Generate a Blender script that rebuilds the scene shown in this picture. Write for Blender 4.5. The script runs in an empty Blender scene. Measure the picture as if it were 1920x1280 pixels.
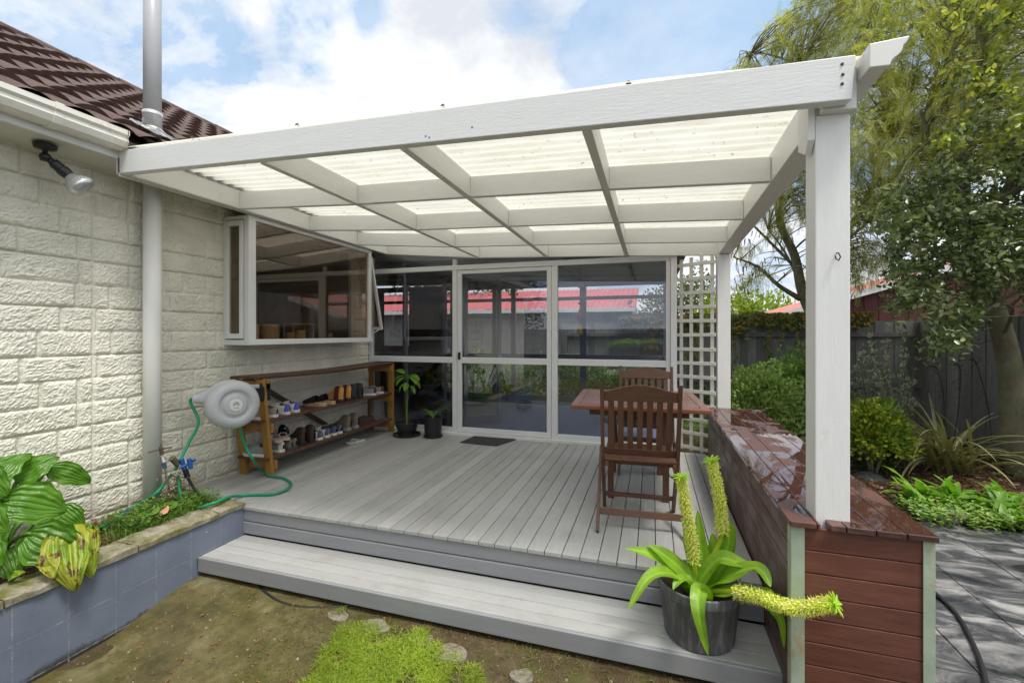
import bpy, math, random
from mathutils import Vector, Matrix, noise, Quaternion
V=Vector
R=random.Random(11)
SC=bpy.context.scene
C=SC.collection
ORG={}
pi=math.pi
def smooth(t): t=max(0,min(1,t)); return t*t*(3-2*t)
def lerp(a,b,t): return a+(b-a)*t
def interp(x,xs,ys):
    if x<=xs[0]: return ys[0]
    for i in range(len(xs)-1):
        if x<=xs[i+1]: return lerp(ys[i],ys[i+1],(x-xs[i])/(xs[i+1]-xs[i]))
    return ys[-1]
# ---------------------------------------------------------------- materials
def srgb(r,g,b):
    return tuple((c/255/12.92 if c/255<=.04045 else ((c/255+.055)/1.055)**2.4) for c in (r,g,b))
class NT:
    def __init__(s,name):
        s.m=bpy.data.materials.new(name); s.m.use_nodes=True; s.t=s.m.node_tree; s.t.nodes.clear()
        s.out=s.n('ShaderNodeOutputMaterial')
    def n(s,t,**k):
        x=s.t.nodes.new(t)
        for a,b in k.items():
            if a[0]=='i' and a[1:].isdigit(): x.inputs[int(a[1:])].default_value=b
            elif a.startswith('in_'): x.inputs[a[3:].replace('_',' ')].default_value=b
            else: setattr(x,a,b)
        return x
    def l(s,a,b): s.t.links.new(a,b)
    def noise(s,co,scale,detail=4,rough=.55,dist=0):
        x=s.n('ShaderNodeTexNoise'); x.inputs['Scale'].default_value=scale; x.inputs['Detail'].default_value=detail
        x.inputs['Roughness'].default_value=rough; x.inputs['Distortion'].default_value=dist
        if co: s.l(co,x.inputs['Vector'])
        return x.outputs['Fac']
    def ramp(s,f,stops,mode='LINEAR'):
        x=s.n('ShaderNodeValToRGB'); r=x.color_ramp; r.interpolation=mode
        while len(r.elements)<len(stops): r.elements.new(.5)
        for e,(p,c) in zip(r.elements,stops):
            e.position=p; e.color=(c if len(c)==4 else (*c,1)) if isinstance(c,tuple) else (c,c,c,1)
        s.l(f,x.inputs[0]); return x.outputs[0]
    def mix(s,f,a,b,mode='MIX'):
        x=s.n('ShaderNodeMix',data_type='RGBA',blend_type=mode)
        for v,i in ((f,0),(a,6),(b,7)):
            if hasattr(v,'links'): s.l(v,x.inputs[i])
            else: x.inputs[i].default_value=(v if i==0 else (*v,1) if len(v)==3 else v)
        return x.outputs[2]
    def math(s,op,a,b=None,c=None):
        x=s.n('ShaderNodeMath',operation=op)
        for i,v in enumerate((a,b,c)):
            if v is None: continue
            if hasattr(v,'links'): s.l(v,x.inputs[i])
            else: x.inputs[i].default_value=v
        return x.outputs[0]
    def coord(s,kind='Object',scale=(1,1,1),rot=(0,0,0)):
        t=s.n('ShaderNodeTexCoord'); m=s.n('ShaderNodeMapping'); m.inputs['Scale'].default_value=scale; m.inputs['Rotation'].default_value=rot
        s.l(t.outputs[kind],m.inputs[0]); return m.outputs[0]
    def world(s,scale=(1,1,1)):
        t=s.n('ShaderNodeNewGeometry'); m=s.n('ShaderNodeMapping'); m.inputs['Scale'].default_value=scale
        s.l(t.outputs['Position'],m.inputs[0]); return m.outputs[0]
    def island(s): return s.n('ShaderNodeNewGeometry').outputs['Random Per Island']
    def bump(s,h,strength=.3,dist=.01,normal=None):
        b=s.n('ShaderNodeBump'); b.inputs['Strength'].default_value=strength; b.inputs['Distance'].default_value=dist
        s.l(h,b.inputs['Height'])
        if normal: s.l(normal,b.inputs['Normal'])
        return b.outputs[0]
    def bsdf(s,col,rough=.5,normal=None,metal=0,spec=.5,coat=0,trans=0,sss=0):
        p=s.n('ShaderNodeBsdfPrincipled')
        for v,k in ((col,'Base Color'),(rough,'Roughness'),(metal,'Metallic'),(spec,'Specular IOR Level'),(coat,'Coat Weight'),(normal,'Normal')):
            if v is None: continue
            if hasattr(v,'links'): s.l(v,p.inputs[k])
            else: p.inputs[k].default_value=(*v,1) if isinstance(v,tuple) else v
        return p.outputs[0]
    def done(s,sh): s.l(sh,s.out.inputs['Surface']); return s.m
def pmat(name,col,rough=.55,var=.12,scale=6,bump=.15,bscale=60,stretch=(1,1,1),spec=.4,island=0,dirt=None,dscale=5,dlo=.55,dhi=.75,metal=0,bdist=.004,col2=None,world=False):
    s=NT(name)
    co=s.world(stretch) if world else s.coord('Object',stretch)
    n1=s.noise(co,scale,5,.6)
    a=tuple(c*(1-var) for c in col); b=tuple(min(1,c*(1+var)) for c in (col2 or col))
    c=s.ramp(n1,[(.3,a),(.7,b)])
    if island:
        r=s.island(); k=s.ramp(r,[(0,1-island),(1,1+island)])
        c=s.mix(1.0,c,k,'MULTIPLY')
    if dirt:
        d=s.noise(s.world(),dscale,7,.7); d=s.ramp(d,[(dlo,0.0),(dhi,1.0)])
        c=s.mix(d,c,dirt)
    nb=s.noise(co,bscale,5,.65)
    return s.done(s.bsdf(c,rough,s.bump(nb,bump,bdist) if bump else None,metal,spec))
def leafmat(name,cols,rough=.4,trans=.35,spec=.4,var=.25,vein=0,yel=None):
    s=NT(name)
    r=s.island()
    st=[(i/(len(cols)-1) if len(cols)>1 else 0,c) for i,c in enumerate(cols)]
    c=s.ramp(r,st)
    w=s.noise(s.world(),1.7,3); k=s.ramp(w,[(.3,1-var),(.7,1+var)])
    c=s.mix(1.0,c,k,'MULTIPLY')
    if yel:
        w2=s.noise(s.world(),14,4); c=s.mix(s.ramp(w2,[(.5,0.0),(.62,1.0)]),c,yel)
    nb=s.noise(s.coord(),40,3)
    p=s.bsdf(c,rough,s.bump(nb,.2,.004),0,spec)
    t=s.n('ShaderNodeBsdfTranslucent'); s.l(s.mix(1.0,c,(1.5,1.6,.7),'MULTIPLY'),t.inputs[0])
    m=s.n('ShaderNodeMixShader'); m.inputs[0].default_value=trans; s.l(p,m.inputs[1]); s.l(t.outputs[0],m.inputs[2])
    return s.done(m.outputs[0])
def glassmat(name,tint,refl,rtint=(1,1,1)):
    s=NT(name)
    t=s.n('ShaderNodeBsdfTransparent'); t.inputs[0].default_value=(*tint,1)
    g=s.n('ShaderNodeBsdfGlossy'); g.inputs[0].default_value=(*rtint,1); g.inputs['Roughness'].default_value=0.0
    lw=s.n('ShaderNodeLayerWeight'); lw.inputs[0].default_value=.5
    f=s.math('ADD',s.math('MULTIPLY',s.math('POWER',lw.outputs['Facing'],4.0),.8),refl+.02)
    m=s.n('ShaderNodeMixShader'); s.l(f,m.inputs[0]); s.l(t.outputs[0],m.inputs[1]); s.l(g.outputs[0],m.inputs[2])
    return s.done(m.outputs[0])
# ---------------------------------------------------------------- mesh builder
class MB:
    def __init__(s): s.v=[]; s.f=[]; s.a={}
    def add(s,vs,fs):
        n=len(s.v); s.v+= [tuple(a) for a in vs]; s.f+= [tuple(i+n for i in f) for f in fs]; return s
    def hexa(s,p): # 8 pts: bottom 4 ccw, top 4 ccw
        return s.add(p,[(3,2,1,0),(4,5,6,7),(0,1,5,4),(1,2,6,5),(2,3,7,6),(3,0,4,7)])
    def box(s,x0,x1,y0,y1,z0,z1):
        return s.hexa([(x0,y0,z0),(x1,y0,z0),(x1,y1,z0),(x0,y1,z0),(x0,y0,z1),(x1,y0,z1),(x1,y1,z1),(x0,y1,z1)])
    def bar(s,p0,p1,w,h,up=(0,0,1)):
        p0=V(p0);p1=V(p1);d=(p1-p0).normalized();a=d.cross(V(up)).normalized()*w/2;b=a.cross(d).normalized()*h/2
        return s.hexa([p0-a-b,p0+a-b,p1+a-b,p1-a-b,p0-a+b,p0+a+b,p1+a+b,p1-a+b])
    def prism(s,poly,axis,a,b): # poly 2d in the other two axes
        def P(u,w,t): return {'x':(t,u,w),'y':(u,t,w),'z':(u,w,t)}[axis]
        n=len(poly); vs=[P(u,w,a) for u,w in poly]+[P(u,w,b) for u,w in poly]
        return s.add(vs,[tuple(range(n))[::-1],tuple(range(n,2*n))]+[(i,(i+1)%n,(i+1)%n+n,i+n) for i in range(n)])
    def tube(s,pts,r,n=8,cap=True):
        pts=[V(p) for p in pts]; m=len(pts); rs=r if isinstance(r,(list,tuple)) else [r]*m
        ref=None; vs=[];fs=[]
        for i,p in enumerate(pts):
            d=(pts[min(i+1,m-1)]-pts[max(i-1,0)]).normalized()
            if ref is None: ref=d.orthogonal().normalized()
            ref=(ref-d*ref.dot(d)); ref=ref.normalized() if ref.length>1e-6 else d.orthogonal().normalized()
            b=d.cross(ref)
            for k in range(n):
                t=2*pi*k/n; vs.append(p+(ref*math.cos(t)+b*math.sin(t))*rs[i])
        for i in range(m-1):
            for k in range(n):
                k2=(k+1)%n; fs.append((i*n+k,i*n+k2,(i+1)*n+k2,(i+1)*n+k))
        if cap: fs+= [tuple(range(n))[::-1],tuple(range((m-1)*n,m*n))]
        return s.add(vs,fs)
    def lathe(s,prof,c=(0,0,0),n=32,M=None):
        vs=[];fs=[];c=V(c)
        for r,z in prof:
            for k in range(n):
                t=2*pi*k/n; p=V((r*math.cos(t),r*math.sin(t),z)); p=(M@p) if M else p; vs.append(c+p)
        m=len(prof)
        for i in range(m-1):
            for k in range(n):
                k2=(k+1)%n; fs.append((i*n+k,i*n+k2,(i+1)*n+k2,(i+1)*n+k))
        if prof[0][0]>1e-5: fs.append(tuple(range(n))[::-1])
        if prof[-1][0]>1e-5: fs.append(tuple(range((m-1)*n,m*n)))
        return s.add(vs,fs)
    def grid(s,nu,nv,fn):
        vs=[fn(i/nu,j/nv) for i in range(nu+1) for j in range(nv+1)]; w=nv+1
        return s.add(vs,[(i*w+j,(i+1)*w+j,(i+1)*w+j+1,i*w+j+1) for i in range(nu) for j in range(nv)])
    def leaf(s,p,d,L,W,up=(0,0,1),fold=.25,droop=.0,sh=.45):
        """small leaf of 4 faces, folded along its midrib"""
        p=V(p);d=V(d).normalized();u=V(up);a=d.cross(u)
        a=a.normalized() if a.length>1e-4 else d.orthogonal().normalized()
        n=a.cross(d)
        q=p+d*L*sh*.62-n*(droop*L*.15); r=p+d*L*(sh+.28)-n*(droop*L*.6); e=p+d*L-n*(droop*L)
        f=n*W*fold
        return s.add([p,q+a*W/2+f,q-a*W/2+f,r+a*W*.42+f*.8,r-a*W*.42+f*.8,e,(q+r)/2],[(0,1,6),(0,6,2),(1,3,6),(6,4,2),(3,5,6),(6,5,4)])
    def build(s,name,mat,parent=None,smooth_=False,bevel=0,org=None,solid=0,sub=0):
        if parent is not None: o0=V(ORG[parent.name])
        elif org is not None: o0=V(org)
        else:
            xs=[v[0] for v in s.v];ys=[v[1] for v in s.v];zs=[v[2] for v in s.v]
            o0=V(((min(xs)+max(xs))/2,(min(ys)+max(ys))/2,min(zs)))
        me=bpy.data.meshes.new(name); me.from_pydata([(v[0]-o0.x,v[1]-o0.y,v[2]-o0.z) for v in s.v],[],s.f); me.update()
        if smooth_:
            me.polygons.foreach_set('use_smooth',[True]*len(me.polygons))
        if s.a:
            at_=me.attributes.new('vein','FLOAT','POINT')
            for i_,v_ in s.a.items(): at_.data[i_].value=v_
        o=bpy.data.objects.new(name,me); C.objects.link(o)
        if mat: me.materials.append(mat)
        if parent is not None: o.parent=parent
        else: o.location=o0
        ORG[o.name]=tuple(o0)
        if solid:
            m=o.modifiers.new('s','SOLIDIFY'); m.thickness=solid; m.offset=0
        if bevel:
            m=o.modifiers.new('b','BEVEL'); m.width=bevel; m.segments=2; m.limit_method='ANGLE'; m.angle_limit=.6
        if sub:
            m=o.modifiers.new('d','SUBSURF'); m.levels=sub; m.render_levels=sub
        return o
def tag(o,label=None,cat=None,group=None,kind=None):
    if label: o['label']=label
    if cat: o['category']=cat
    if group: o['group']=group
    if kind: o['kind']=kind
    return o
def thing(name,label,cat,loc=(0,0,0),group=None):
    o=bpy.data.objects.new(name,None); C.objects.link(o); o.location=loc; o.empty_display_size=.1
    ORG[o.name]=tuple(loc); return tag(o,label,cat,group)
def dup(o,parent=None):
    c=o.copy(); C.objects.link(c); c.parent=parent
    for ch in list(o.children): dup(ch,c)
    return c
def spline(pts,n=8):
    pts=[V(p) for p in pts]; out=[]
    for i in range(len(pts)-1):
        p0=pts[max(i-1,0)];p1=pts[i];p2=pts[i+1];p3=pts[min(i+2,len(pts)-1)]
        for k in range(n):
            t=k/n; out.append(.5*((2*p1)+(p2-p0)*t+(2*p0-5*p1+4*p2-p3)*t*t+(3*p1-p0-3*p2+p3)*t**3))
    out.append(pts[-1]); return out
# ---------------------------------------------------------------- camera
F,A,H=837.5,.3043,625.2
cam=bpy.data.cameras.new('camera'); co=bpy.data.objects.new('camera',cam); C.objects.link(co); SC.camera=co
co.location=(0,0,1.25); co.rotation_euler=(pi/2,0,A); cam.sensor_width=36; cam.lens=F/1920*36
cam.shift_y=-(640-H)/1920; cam.clip_end=400; cam.clip_start=.02
CA,SA=math.cos(A),math.sin(A)
def ray(px,py):
    u=(px-960)/F; return V((u*CA-SA,u*SA+CA,(H-py)/F))
def at(px,py,ax,val):
    """world point on the plane ax=val, used to measure where things stand"""
    d=ray(px,py); c=V((0,0,1.25)); i='xyz'.index(ax); return c+d*((val-c[i])/d[i])
# ---------------------------------------------------------------- shared materials
def whitepaint(name,col=(.76,.765,.765),dirtc=(.42,.40,.33),lo=.62,hi=.85,rough=.42,st=(1,8,8)):
    s=NT(name); co=s.coord('Object',st)
    n=s.noise(co,3,6,.65); c=s.ramp(n,[(.25,tuple(a*.93 for a in col)),(.75,col)])
    d=s.ramp(s.noise(s.world(),7,8,.75),[(lo,0.0),(hi,.6)]); c=s.mix(d,c,dirtc)
    sp=s.ramp(s.noise(s.world(),55,3,.6),[(.73,0.0),(.78,.85)]); c=s.mix(sp,c,(.16,.12,.08))
    h=s.noise(co,14,6,.7)
    return s.done(s.bsdf(c,rough,s.bump(h,.35,.004),0,.4))
M_white_x=whitepaint('white_paint_boards',st=(1,8,8))
M_white_y=whitepaint('white_paint_joists',st=(8,1,8),col=(.76,.76,.73))
M_white_z=whitepaint('white_paint_posts',st=(8,8,1),col=(.77,.77,.76),rough=.5)
M_frame=pmat('white_powder_coated_frame',(.72,.73,.74),.35,.04,3,.03,200)
M_grey_frame=pmat('blue_grey_frame',(.155,.165,.215),.4,.06,3,.03,200)
M_trellis=whitepaint('trellis_paint',(.74,.73,.68),(.32,.33,.22),.5,.8,.6,(3,3,3))
M_black=pmat('black_plastic',(.018,.018,.02),.35,.2,8,.05,80)
M_pvc=pmat('white_pipe_paint',(.76,.755,.73),.35,.03,2,.03,30,dirt=(.5,.5,.42),dscale=3,dlo=.65,dhi=.95)
# ================================================================ HOUSE
XW=-3.6; YG=5.075
house=thing('house','low block house with rock-faced cream wall and brown tiled roof','house',(-4.6,3,-.42))
def wall_mat():
    s=NT('cream_rockface_block'); co=s.world()
    n=s.noise(co,2.2,4); c=s.ramp(n,[(.3,(.77,.74,.65)),(.7,(.85,.825,.74))])
    g=s.noise(co,1.1,3); gm=s.ramp(g,[(.42,0.0),(.75,.35)]); c=s.mix(gm,c,(.56,.57,.40)); st_=s.ramp(s.noise(s.world((5,5,.5)),2.2,6,.7),[(.48,0.0),(.72,.28)]); c=s.mix(st_,c,(.55,.53,.44)); bt_=s.ramp(s.noise(s.world((1,1,1)),5.5,2,.4),[(.35,.93),(.65,1.05)]); c=s.mix(1.0,c,bt_,'MULTIPLY')
    dz_=s.n('ShaderNodeSeparateXYZ'); s.l(co,dz_.inputs[0]); lowm=s.ramp(s.math('ADD',dz_.outputs[2],s.math('MULTIPLY',s.noise(co,9,6,.7),.35)),[(.18,.65),(.42,0.0)]); c=s.mix(lowm,c,(.36,.33,.25))
    n2=s.noise(co,70,6,.7); mus=s.n('ShaderNodeTexVoronoi'); mus.feature='SMOOTH_F1'; mus.inputs['Scale'].default_value=26
    s.l(s.world((1,1,1.6)),mus.inputs[0])
    b=s.bump(n2,.8,.012); b2=s.bump(mus.outputs['Distance'],.35,.01,b)
    pit=s.ramp(s.noise(co,34,6,.75),[(.30,.6),(.42,0.0)]); c=s.mix(pit,c,(.33,.32,.27))
    return s.done(s.bsdf(c,.7,b2,0,.25))
M_wall=wall_mat()
def wallface():
    mb=MB(); y0,y1,z0,z1=.9,YG-.01,-.12,2.40; dy=.0095
    ny=int((y1-y0)/dy); nz=int((z1-z0)/dy)
    # block layout: courses of 155 mm
    ch=.156; rows=[]
    rr=random.Random(5)
    for k in range(18):
        js=[-.1+ (0.2 if k%2 else 0)]
        while js[-1]<5.4:
            js.append(js[-1]+rr.choice([.39,.39,.39,.19,.29]))
        rows.append(js)
    def fn(u,w):
        y=y0+(y1-y0)*u; z=z0+(z1-z0)*w
        k=int((z+.14)/ch); zf=(z+.14)-k*ch; js=rows[max(0,min(17,k))]
        e=min(zf,ch-zf); 
        dj=min(abs(y-j) for j in js)
        if abs(y-2.02)<.012: dj=abs(y-2.02)
        j=.25+.75*min(e/.006,1)*min(max(dj-.002,0)/.012,1)
        p=V((y*7,z*10,k*3.1+int(y*2.6)*.0))
        q=V((y*22+noise.noise(p)*1.6,z*36+noise.noise(p+V((9,4,1)))*1.6,k))
        a=noise.noise(p)*.5+.5
        b=abs(noise.noise(q)); c2=abs(noise.noise(q*2.3)); c3=noise.noise(q*5.1)
        edge=min(1,e/.02)*min(1,dj/.02)
        d=.012+.007*a+.010*(1-b)*(.4+.6*a)-.006*c2+.005*c3+.003*noise.noise(q*9)
        if y<2.0 and z>1.9: d=lerp(d,.02,min(1,(z-1.9)/.3)*.5)
        if e<.0025 : return (XW+.001,y,z)
        return (XW+.002+j*( d*(.55+.45*edge)),y,z)
    mb.grid(ny,nz,fn); return mb
def M():
    pass
wf=wallface(); 
wf.box(XW-.22,XW-.02,-2.5,.9,-.42,2.42)
wf.box(XW-.22,XW-.02,.9,YG,-.42,-.1)
# backing round the window hole keeps light out of the room
tw=wf.build('block_wall',M_wall,house)
# cut the window opening: remove faces inside the bay
import bmesh
WY0,WY1,WZ0,WZ1=3.0,4.72,1.17,2.25
bm=bmesh.new(); bm.from_mesh(tw.data)
dl=[f for f in bm.faces if WY0<f.calc_center_median().y+ORG[house.name][1]<WY1 and WZ0<f.calc_center_median().z+ORG[house.name][2]<WZ1 and f.calc_area()<.01]
bmesh.ops.delete(bm,geom=dl,context='FACES'); bm.to_mesh(tw.data); bm.free()
# soffit, fascia, gutter, roof
M_soffit=pmat('cream_soffit_paint',(.66,.66,.58),.5,.05,2,.06,40)
M_gut=pmat('white_gutter',(.74,.72,.66),.35,.05,3,.03,40,dirt=(.45,.40,.26),dscale=6,dlo=.55,dhi=.8)
mb=MB(); mb.hexa([(XW-.2,-2.5,2.345),(-3.335,-2.5,2.392),(-3.335,8.2,2.392),(XW-.2,8.2,2.345),(XW-.2,-2.5,2.36),(-3.335,-2.5,2.41),(-3.335,8.2,2.41),(XW-.2,8.2,2.36)])
mb.build('soffit',M_soffit,house)
mb=MB(); mb.box(-3.335,-3.31,-2.5,8.2,2.385,2.53); mb.build('fascia',M_frame,house,bevel=.003)
mb=MB(); prof=[(-3.309,2.43),(-3.25,2.425),(-3.215,2.44),(-3.2,2.475),(-3.205,2.50),(-3.19,2.515),(-3.19,2.545),(-3.2,2.545),(-3.2,2.525),(-3.215,2.51),(-3.212,2.478),(-3.225,2.45),(-3.25,2.437),(-3.309,2.44)]
mb.prism(prof,'y',-2.5,1.99)
mb.prism([(-3.308,2.43),(-3.25,2.425),(-3.215,2.44),(-3.2,2.475),(-3.205,2.50),(-3.19,2.515),(-3.19,2.545),(-3.308,2.545)],'y',1.985,1.995)
mb.prism([(-3.308,2.424),(-3.25,2.419),(-3.209,2.436),(-3.194,2.475),(-3.199,2.50),(-3.184,2.512),(-3.184,2.549),(-3.194,2.549),(-3.308,2.44)],'y',1.62,1.66)
g=mb.build('gutter',M_gut,house,smooth_=False)
def rooftile():
    s=NT('brown_roof_tile'); co=s.world()
    n=s.noise(co,9,6,.7); c=s.ramp(n,[(.3,(.050,.027,.022)),(.7,(.115,.068,.055))])
    li=s.ramp(s.noise(co,28,5,.7),[(.6,0.0),(.75,.6)]); c=s.mix(li,c,(.20,.17,.14))
    ye=s.ramp(s.noise(co,4,7,.8),[(.70,0.0),(.74,.8)]); c=s.mix(ye,c,(.28,.22,.06))
    return s.done(s.bsdf(c,.65,s.bump(s.noise(co,220,3),.4,.003),0,.35))
M_tile=rooftile()
mb=MB(); ang=math.atan(.6); X0=-3.22; Z0=2.50; SL=3.25; cw=.30; pr=.205
def rf(u,w):
    y=-2.5+u*10.9; sl=w*SL; k=math.floor(sl/cw+1e-6); fr=sl/cw-k
    hump=abs(math.sin(pi*(y/pr)))**.8*.042
    h=hump+ .034*(1-fr)
    return (X0-sl*math.cos(ang)-h*math.sin(ang)*-1, y, Z0+sl*math.sin(ang)+h*math.cos(ang))
ny=int(10.9/.0205)
vs=[];cols=[]
nk=int(SL/cw)+1
sl=[]
for k in range(nk):
    for q in (0.0,.25,.5,.75,.999): sl.append((k+q)*cw)
w=len(sl)
for i in range(ny+1):
    for a in sl: vs.append(rf(i/ny,a/SL))
mb.add(vs,[(i*w+j,i*w+j+1,(i+1)*w+j+1,(i+1)*w+j) for i in range(ny) for j in range(w-1)])
mb.build('roof',M_tile,house)
mb=MB(); xr=X0-nk*cw*math.cos(ang); zr=Z0+nk*cw*math.sin(ang)
for i in range(27):
    y=-2.5+i*.41; mb.lathe([(.0,0),(.075,0),(.068,.40),(.0,.4)],(xr,y,zr+.01),10,Matrix.Rotation(-pi/2,4,'X'))
mb.build('ridge_cap',M_tile,house,smooth_=True)
mb=MB(); mb.hexa([(X0-.02,-2.5,2.49),(X0-.02,8.4,2.49),(xr,8.4,zr-.02),(xr,-2.5,zr-.02),(X0-.02,-2.5,2.495),(X0-.02,8.4,2.495),(xr,8.4,zr-.015),(xr,-2.5,zr-.015)])
mb.hexa([(xr,-2.5,zr-.02),(xr,8.4,zr-.02),(xr-3.2,8.4,2.4),(xr-3.2,-2.5,2.4),(xr,-2.5,zr),(xr,8.4,zr),(xr-3.2,8.4,2.42),(xr-3.2,-2.5,2.42)])
mb.build('roof_underlay',M_tile,house)
# ---- box window
win=MB(); fx=-3.30
def rect_frame(mb,pts,w,d): pass
M_w=M_frame
wn=MB()
# front frame in plane x=fx ; y 2.976..4.74 ; z 1.15..2.268
y0,y1,z0,z1=2.976,4.735,1.150,2.268
wn.box(fx-.05,fx,y0,y0+.075,z0+.05,z1); wn.box(fx-.05,fx,y1-.055,y1,z0+.05,z1)
wn.box(fx-.05,fx-.002,y0+.075,y1-.055,z1-.035,z1); wn.box(fx-.055,fx+.012,y0-.004,y1+.006,z0,z0+.05)
wn.box(XW+.01,fx-.055,y0-.004,y0+.05,z0,z0+.045); wn.box(XW+.01,fx-.05,y1-.05,y1,z0,z0+.045)
wn.box(XW+.01,fx-.05,y0,y0+.045,z1-.03,z1); wn.box(XW+.01,fx-.05,y1-.05,y1,z1-.03,z1)
wn.box(XW,XW+.045,y0-.002,y0+.05,z0+.045,z1-.03); wn.box(XW,XW+.04,y1-.05,y1,z0+.045,z1-.03)
bw=wn.build('bay_window',M_w,house,bevel=.003)
# side sash (near) and its pane
sh=MB(); ya=y0-.012
sh.box(XW+.045,XW+.085,ya,ya+.03,z0+.055,z1-.04); sh.box(fx-.095,fx-.06,ya,ya+.03,z0+.055,z1-.04)
sh.box(XW+.085,fx-.095,ya,ya+.03,z0+.055,z0+.10); sh.box(XW+.085,fx-.095,ya,ya+.03,z1-.085,z1-.04)
sh.build('sash',M_w,bw,bevel=.003)
M_bronze=glassmat('bronze_glass',(.80,.74,.67),.085,(.9,.83,.74))
g=MB(); g.box(fx-.028,fx-.022,y0+.073,y1-.053,z0+.045,z1-.033); g.build('pane',M_bronze,bw)
g=MB(); g.box(XW+.08,fx-.09,ya+.012,ya+.018,z0+.095,z1-.08); g.build('pane',M_bronze,bw)
# far sash hinged open at the top
oa=math.radians(15); sx=[XW+.05,fx-.02]; hz=z1-.07
def opn(x,t,th): # t distance down from hinge ; th thickness offset
    return (x, y1+.012+t*math.sin(oa)+th*math.cos(oa), hz-t*math.cos(oa)+th*math.sin(oa))
def slab(mb,xa,xb,ta,tb,th=.028):
    mb.hexa([opn(xa,tb,0),opn(xb,tb,0),opn(xb,tb,th),opn(xa,tb,th),opn(xa,ta,0),opn(xb,ta,0),opn(xb,ta,th),opn(xa,ta,th)])
sh=MB(); L=.93
slab(sh,sx[0],sx[0]+.035,0,L);slab(sh,sx[1]-.035,sx[1],0,L);slab(sh,sx[0]+.035,sx[1]-.035,0,.035);slab(sh,sx[0]+.035,sx[1]-.035,L-.035,L)
sh.bar((fx-.05,y1,z0+.07),opn(fx-.05,L-.01,.01),.012,.008)
sh.build('sash',M_w,bw,bevel=.002)
g=MB(); slab(g,sx[0]+.03,sx[1]-.03,.03,L-.03,.006); g.build('pane',M_bronze,bw)
# window board and the room behind
M_int=pmat('brown_room_wall',(.34,.26,.20),.8,.1,2,.05,30)
M_intc=pmat('brown_ceiling',(.22,.14,.11),.8,.05,2,.03,30)
rm=MB(); rx=XW-3.0
rm.box(rx-.1,rx,1.0,5.0,.1,2.33); rm.box(rx,XW-.2,.95,1.0,.1,2.33); rm.box(rx,XW-.2,5.0,5.06,.1,2.33); rm.box(rx,XW-.2,1.0,5.0,.05,.1)
rm.build('room_wall',M_int,house)
rm=MB(); rm.box(rx,XW-.19,1.0,5.0,2.33,2.36); rm.box(XW-.19,fx-.06,y0+.05,y1-.05,z1-.012,z1+.01)
rm.build('room_ceiling',M_intc,house)
rm=MB(); rm.box(XW-.2,fx-.056,y0+.051,y1-.051,z0+.01,z0+.035); rm.build('window_board',pmat('pale_sill',(.5,.48,.44),.5),house)
# shelf of books and dark cupboard deep in the room
M_dark=pmat('dark_cupboard',(.02,.016,.016),.5,.2,4)
def simple(name,label,cat,mb,mat,**k):
    grp=k.pop('group',None); o=mb.build(name,mat,None,**k); return tag(o,label,cat,grp)
t=thing('bookcase','dark bookcase with rows of books seen through the bay window','bookcase',(XW-2.6,4.3,.1))
mb=MB(); 
for z in (.1,.85,1.35,1.75): mb.box(XW-2.75,XW-2.45,3.2,4.9,z,z+.025)
mb.box(XW-2.75,XW-2.72,3.2,4.9,.1,1.8); mb.box(XW-2.75,XW-2.45,3.17,3.2,.1,1.8); mb.box(XW-2.75,XW-2.45,4.9,4.93,.1,1.8)
mb.build('shelf',M_dark,t)
y=3.25
bcols=[(.5,.1,.08),(.6,.55,.5),(.08,.1,.25),(.3,.25,.2),(.7,.7,.68)]
bms=[pmat('book_cover_%s'%w,c,.6) for w,c in zip(('red','cream','navy','tan','white'),bcols)]
bk=[MB() for _ in bms]
for sz in (.875,1.375):
    y=3.25
    while y<4.85:
        w=R.uniform(.02,.05); hh=R.uniform(.2,.3); R.choice(bk).box(XW-2.68,XW-2.5,y,y+w*.9,sz+.001,sz+hh); y+=w*(1 if R.random()<.9 else 4)
for b,m_ in zip(bk,bms): b.build('books',m_,t)
# pots on the sill
M_terra=pmat('pale_clay',(.46,.35,.24),.7,.08,5,.1,60); M_cane=pmat('pale_wood',(.42,.28,.14),.6,.1,6)
zs=z0+.036
def cyl(name,label,y,x,r,h,mat,taper=1.):
    mb=MB(); mb.lathe([(0,0),(r*taper,0),(r,h),(r-.006,h),(r*taper-.006,.01),(0,.01)],(x,y,zs),24); return simple(name,label,'pot',mb,mat,smooth_=False,bevel=.002)
cyl('sill_pot','short pale cylinder pot at the left end of the bay window sill',3.13,-3.43,.055,.145,M_terra)
cyl('sill_pot','large pale cylinder pot second from the left on the bay window sill',3.32,-3.42,.075,.150,M_terra)
cyl('sill_pot','small rounded pale pot beside the little wooden terrarium on the sill',3.56,-3.42,.045,.075,M_terra,.8)
cyl('sill_pot','small pale domed pot in front of the wooden terrarium',3.68,-3.41,.05,.098,M_terra)
cyl('sill_pot','tiny pale tube pot alone right of centre on the bay window sill',4.13,-3.42,.025,.07,M_terra)
t=thing('terrarium','small wooden framed glass terrarium on the bay window sill','terrarium',(-3.5,3.76,zs))
mb=MB()
for yy in (3.62,3.90):
    for xx in (-3.56,-3.45): mb.box(xx,xx+.008,yy,yy+.008,zs,zs+.16)
for z in (zs+.16,): mb.box(-3.565,-3.437,3.615,3.913,z,z+.01)
mb.build('frame',M_cane,t)
mb=MB(); mb.box(-3.554,-3.551,3.63,3.90,zs,zs+.158); mb.build('glass',glassmat('clear_glass',(.9,.9,.9),.04),t)
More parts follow.
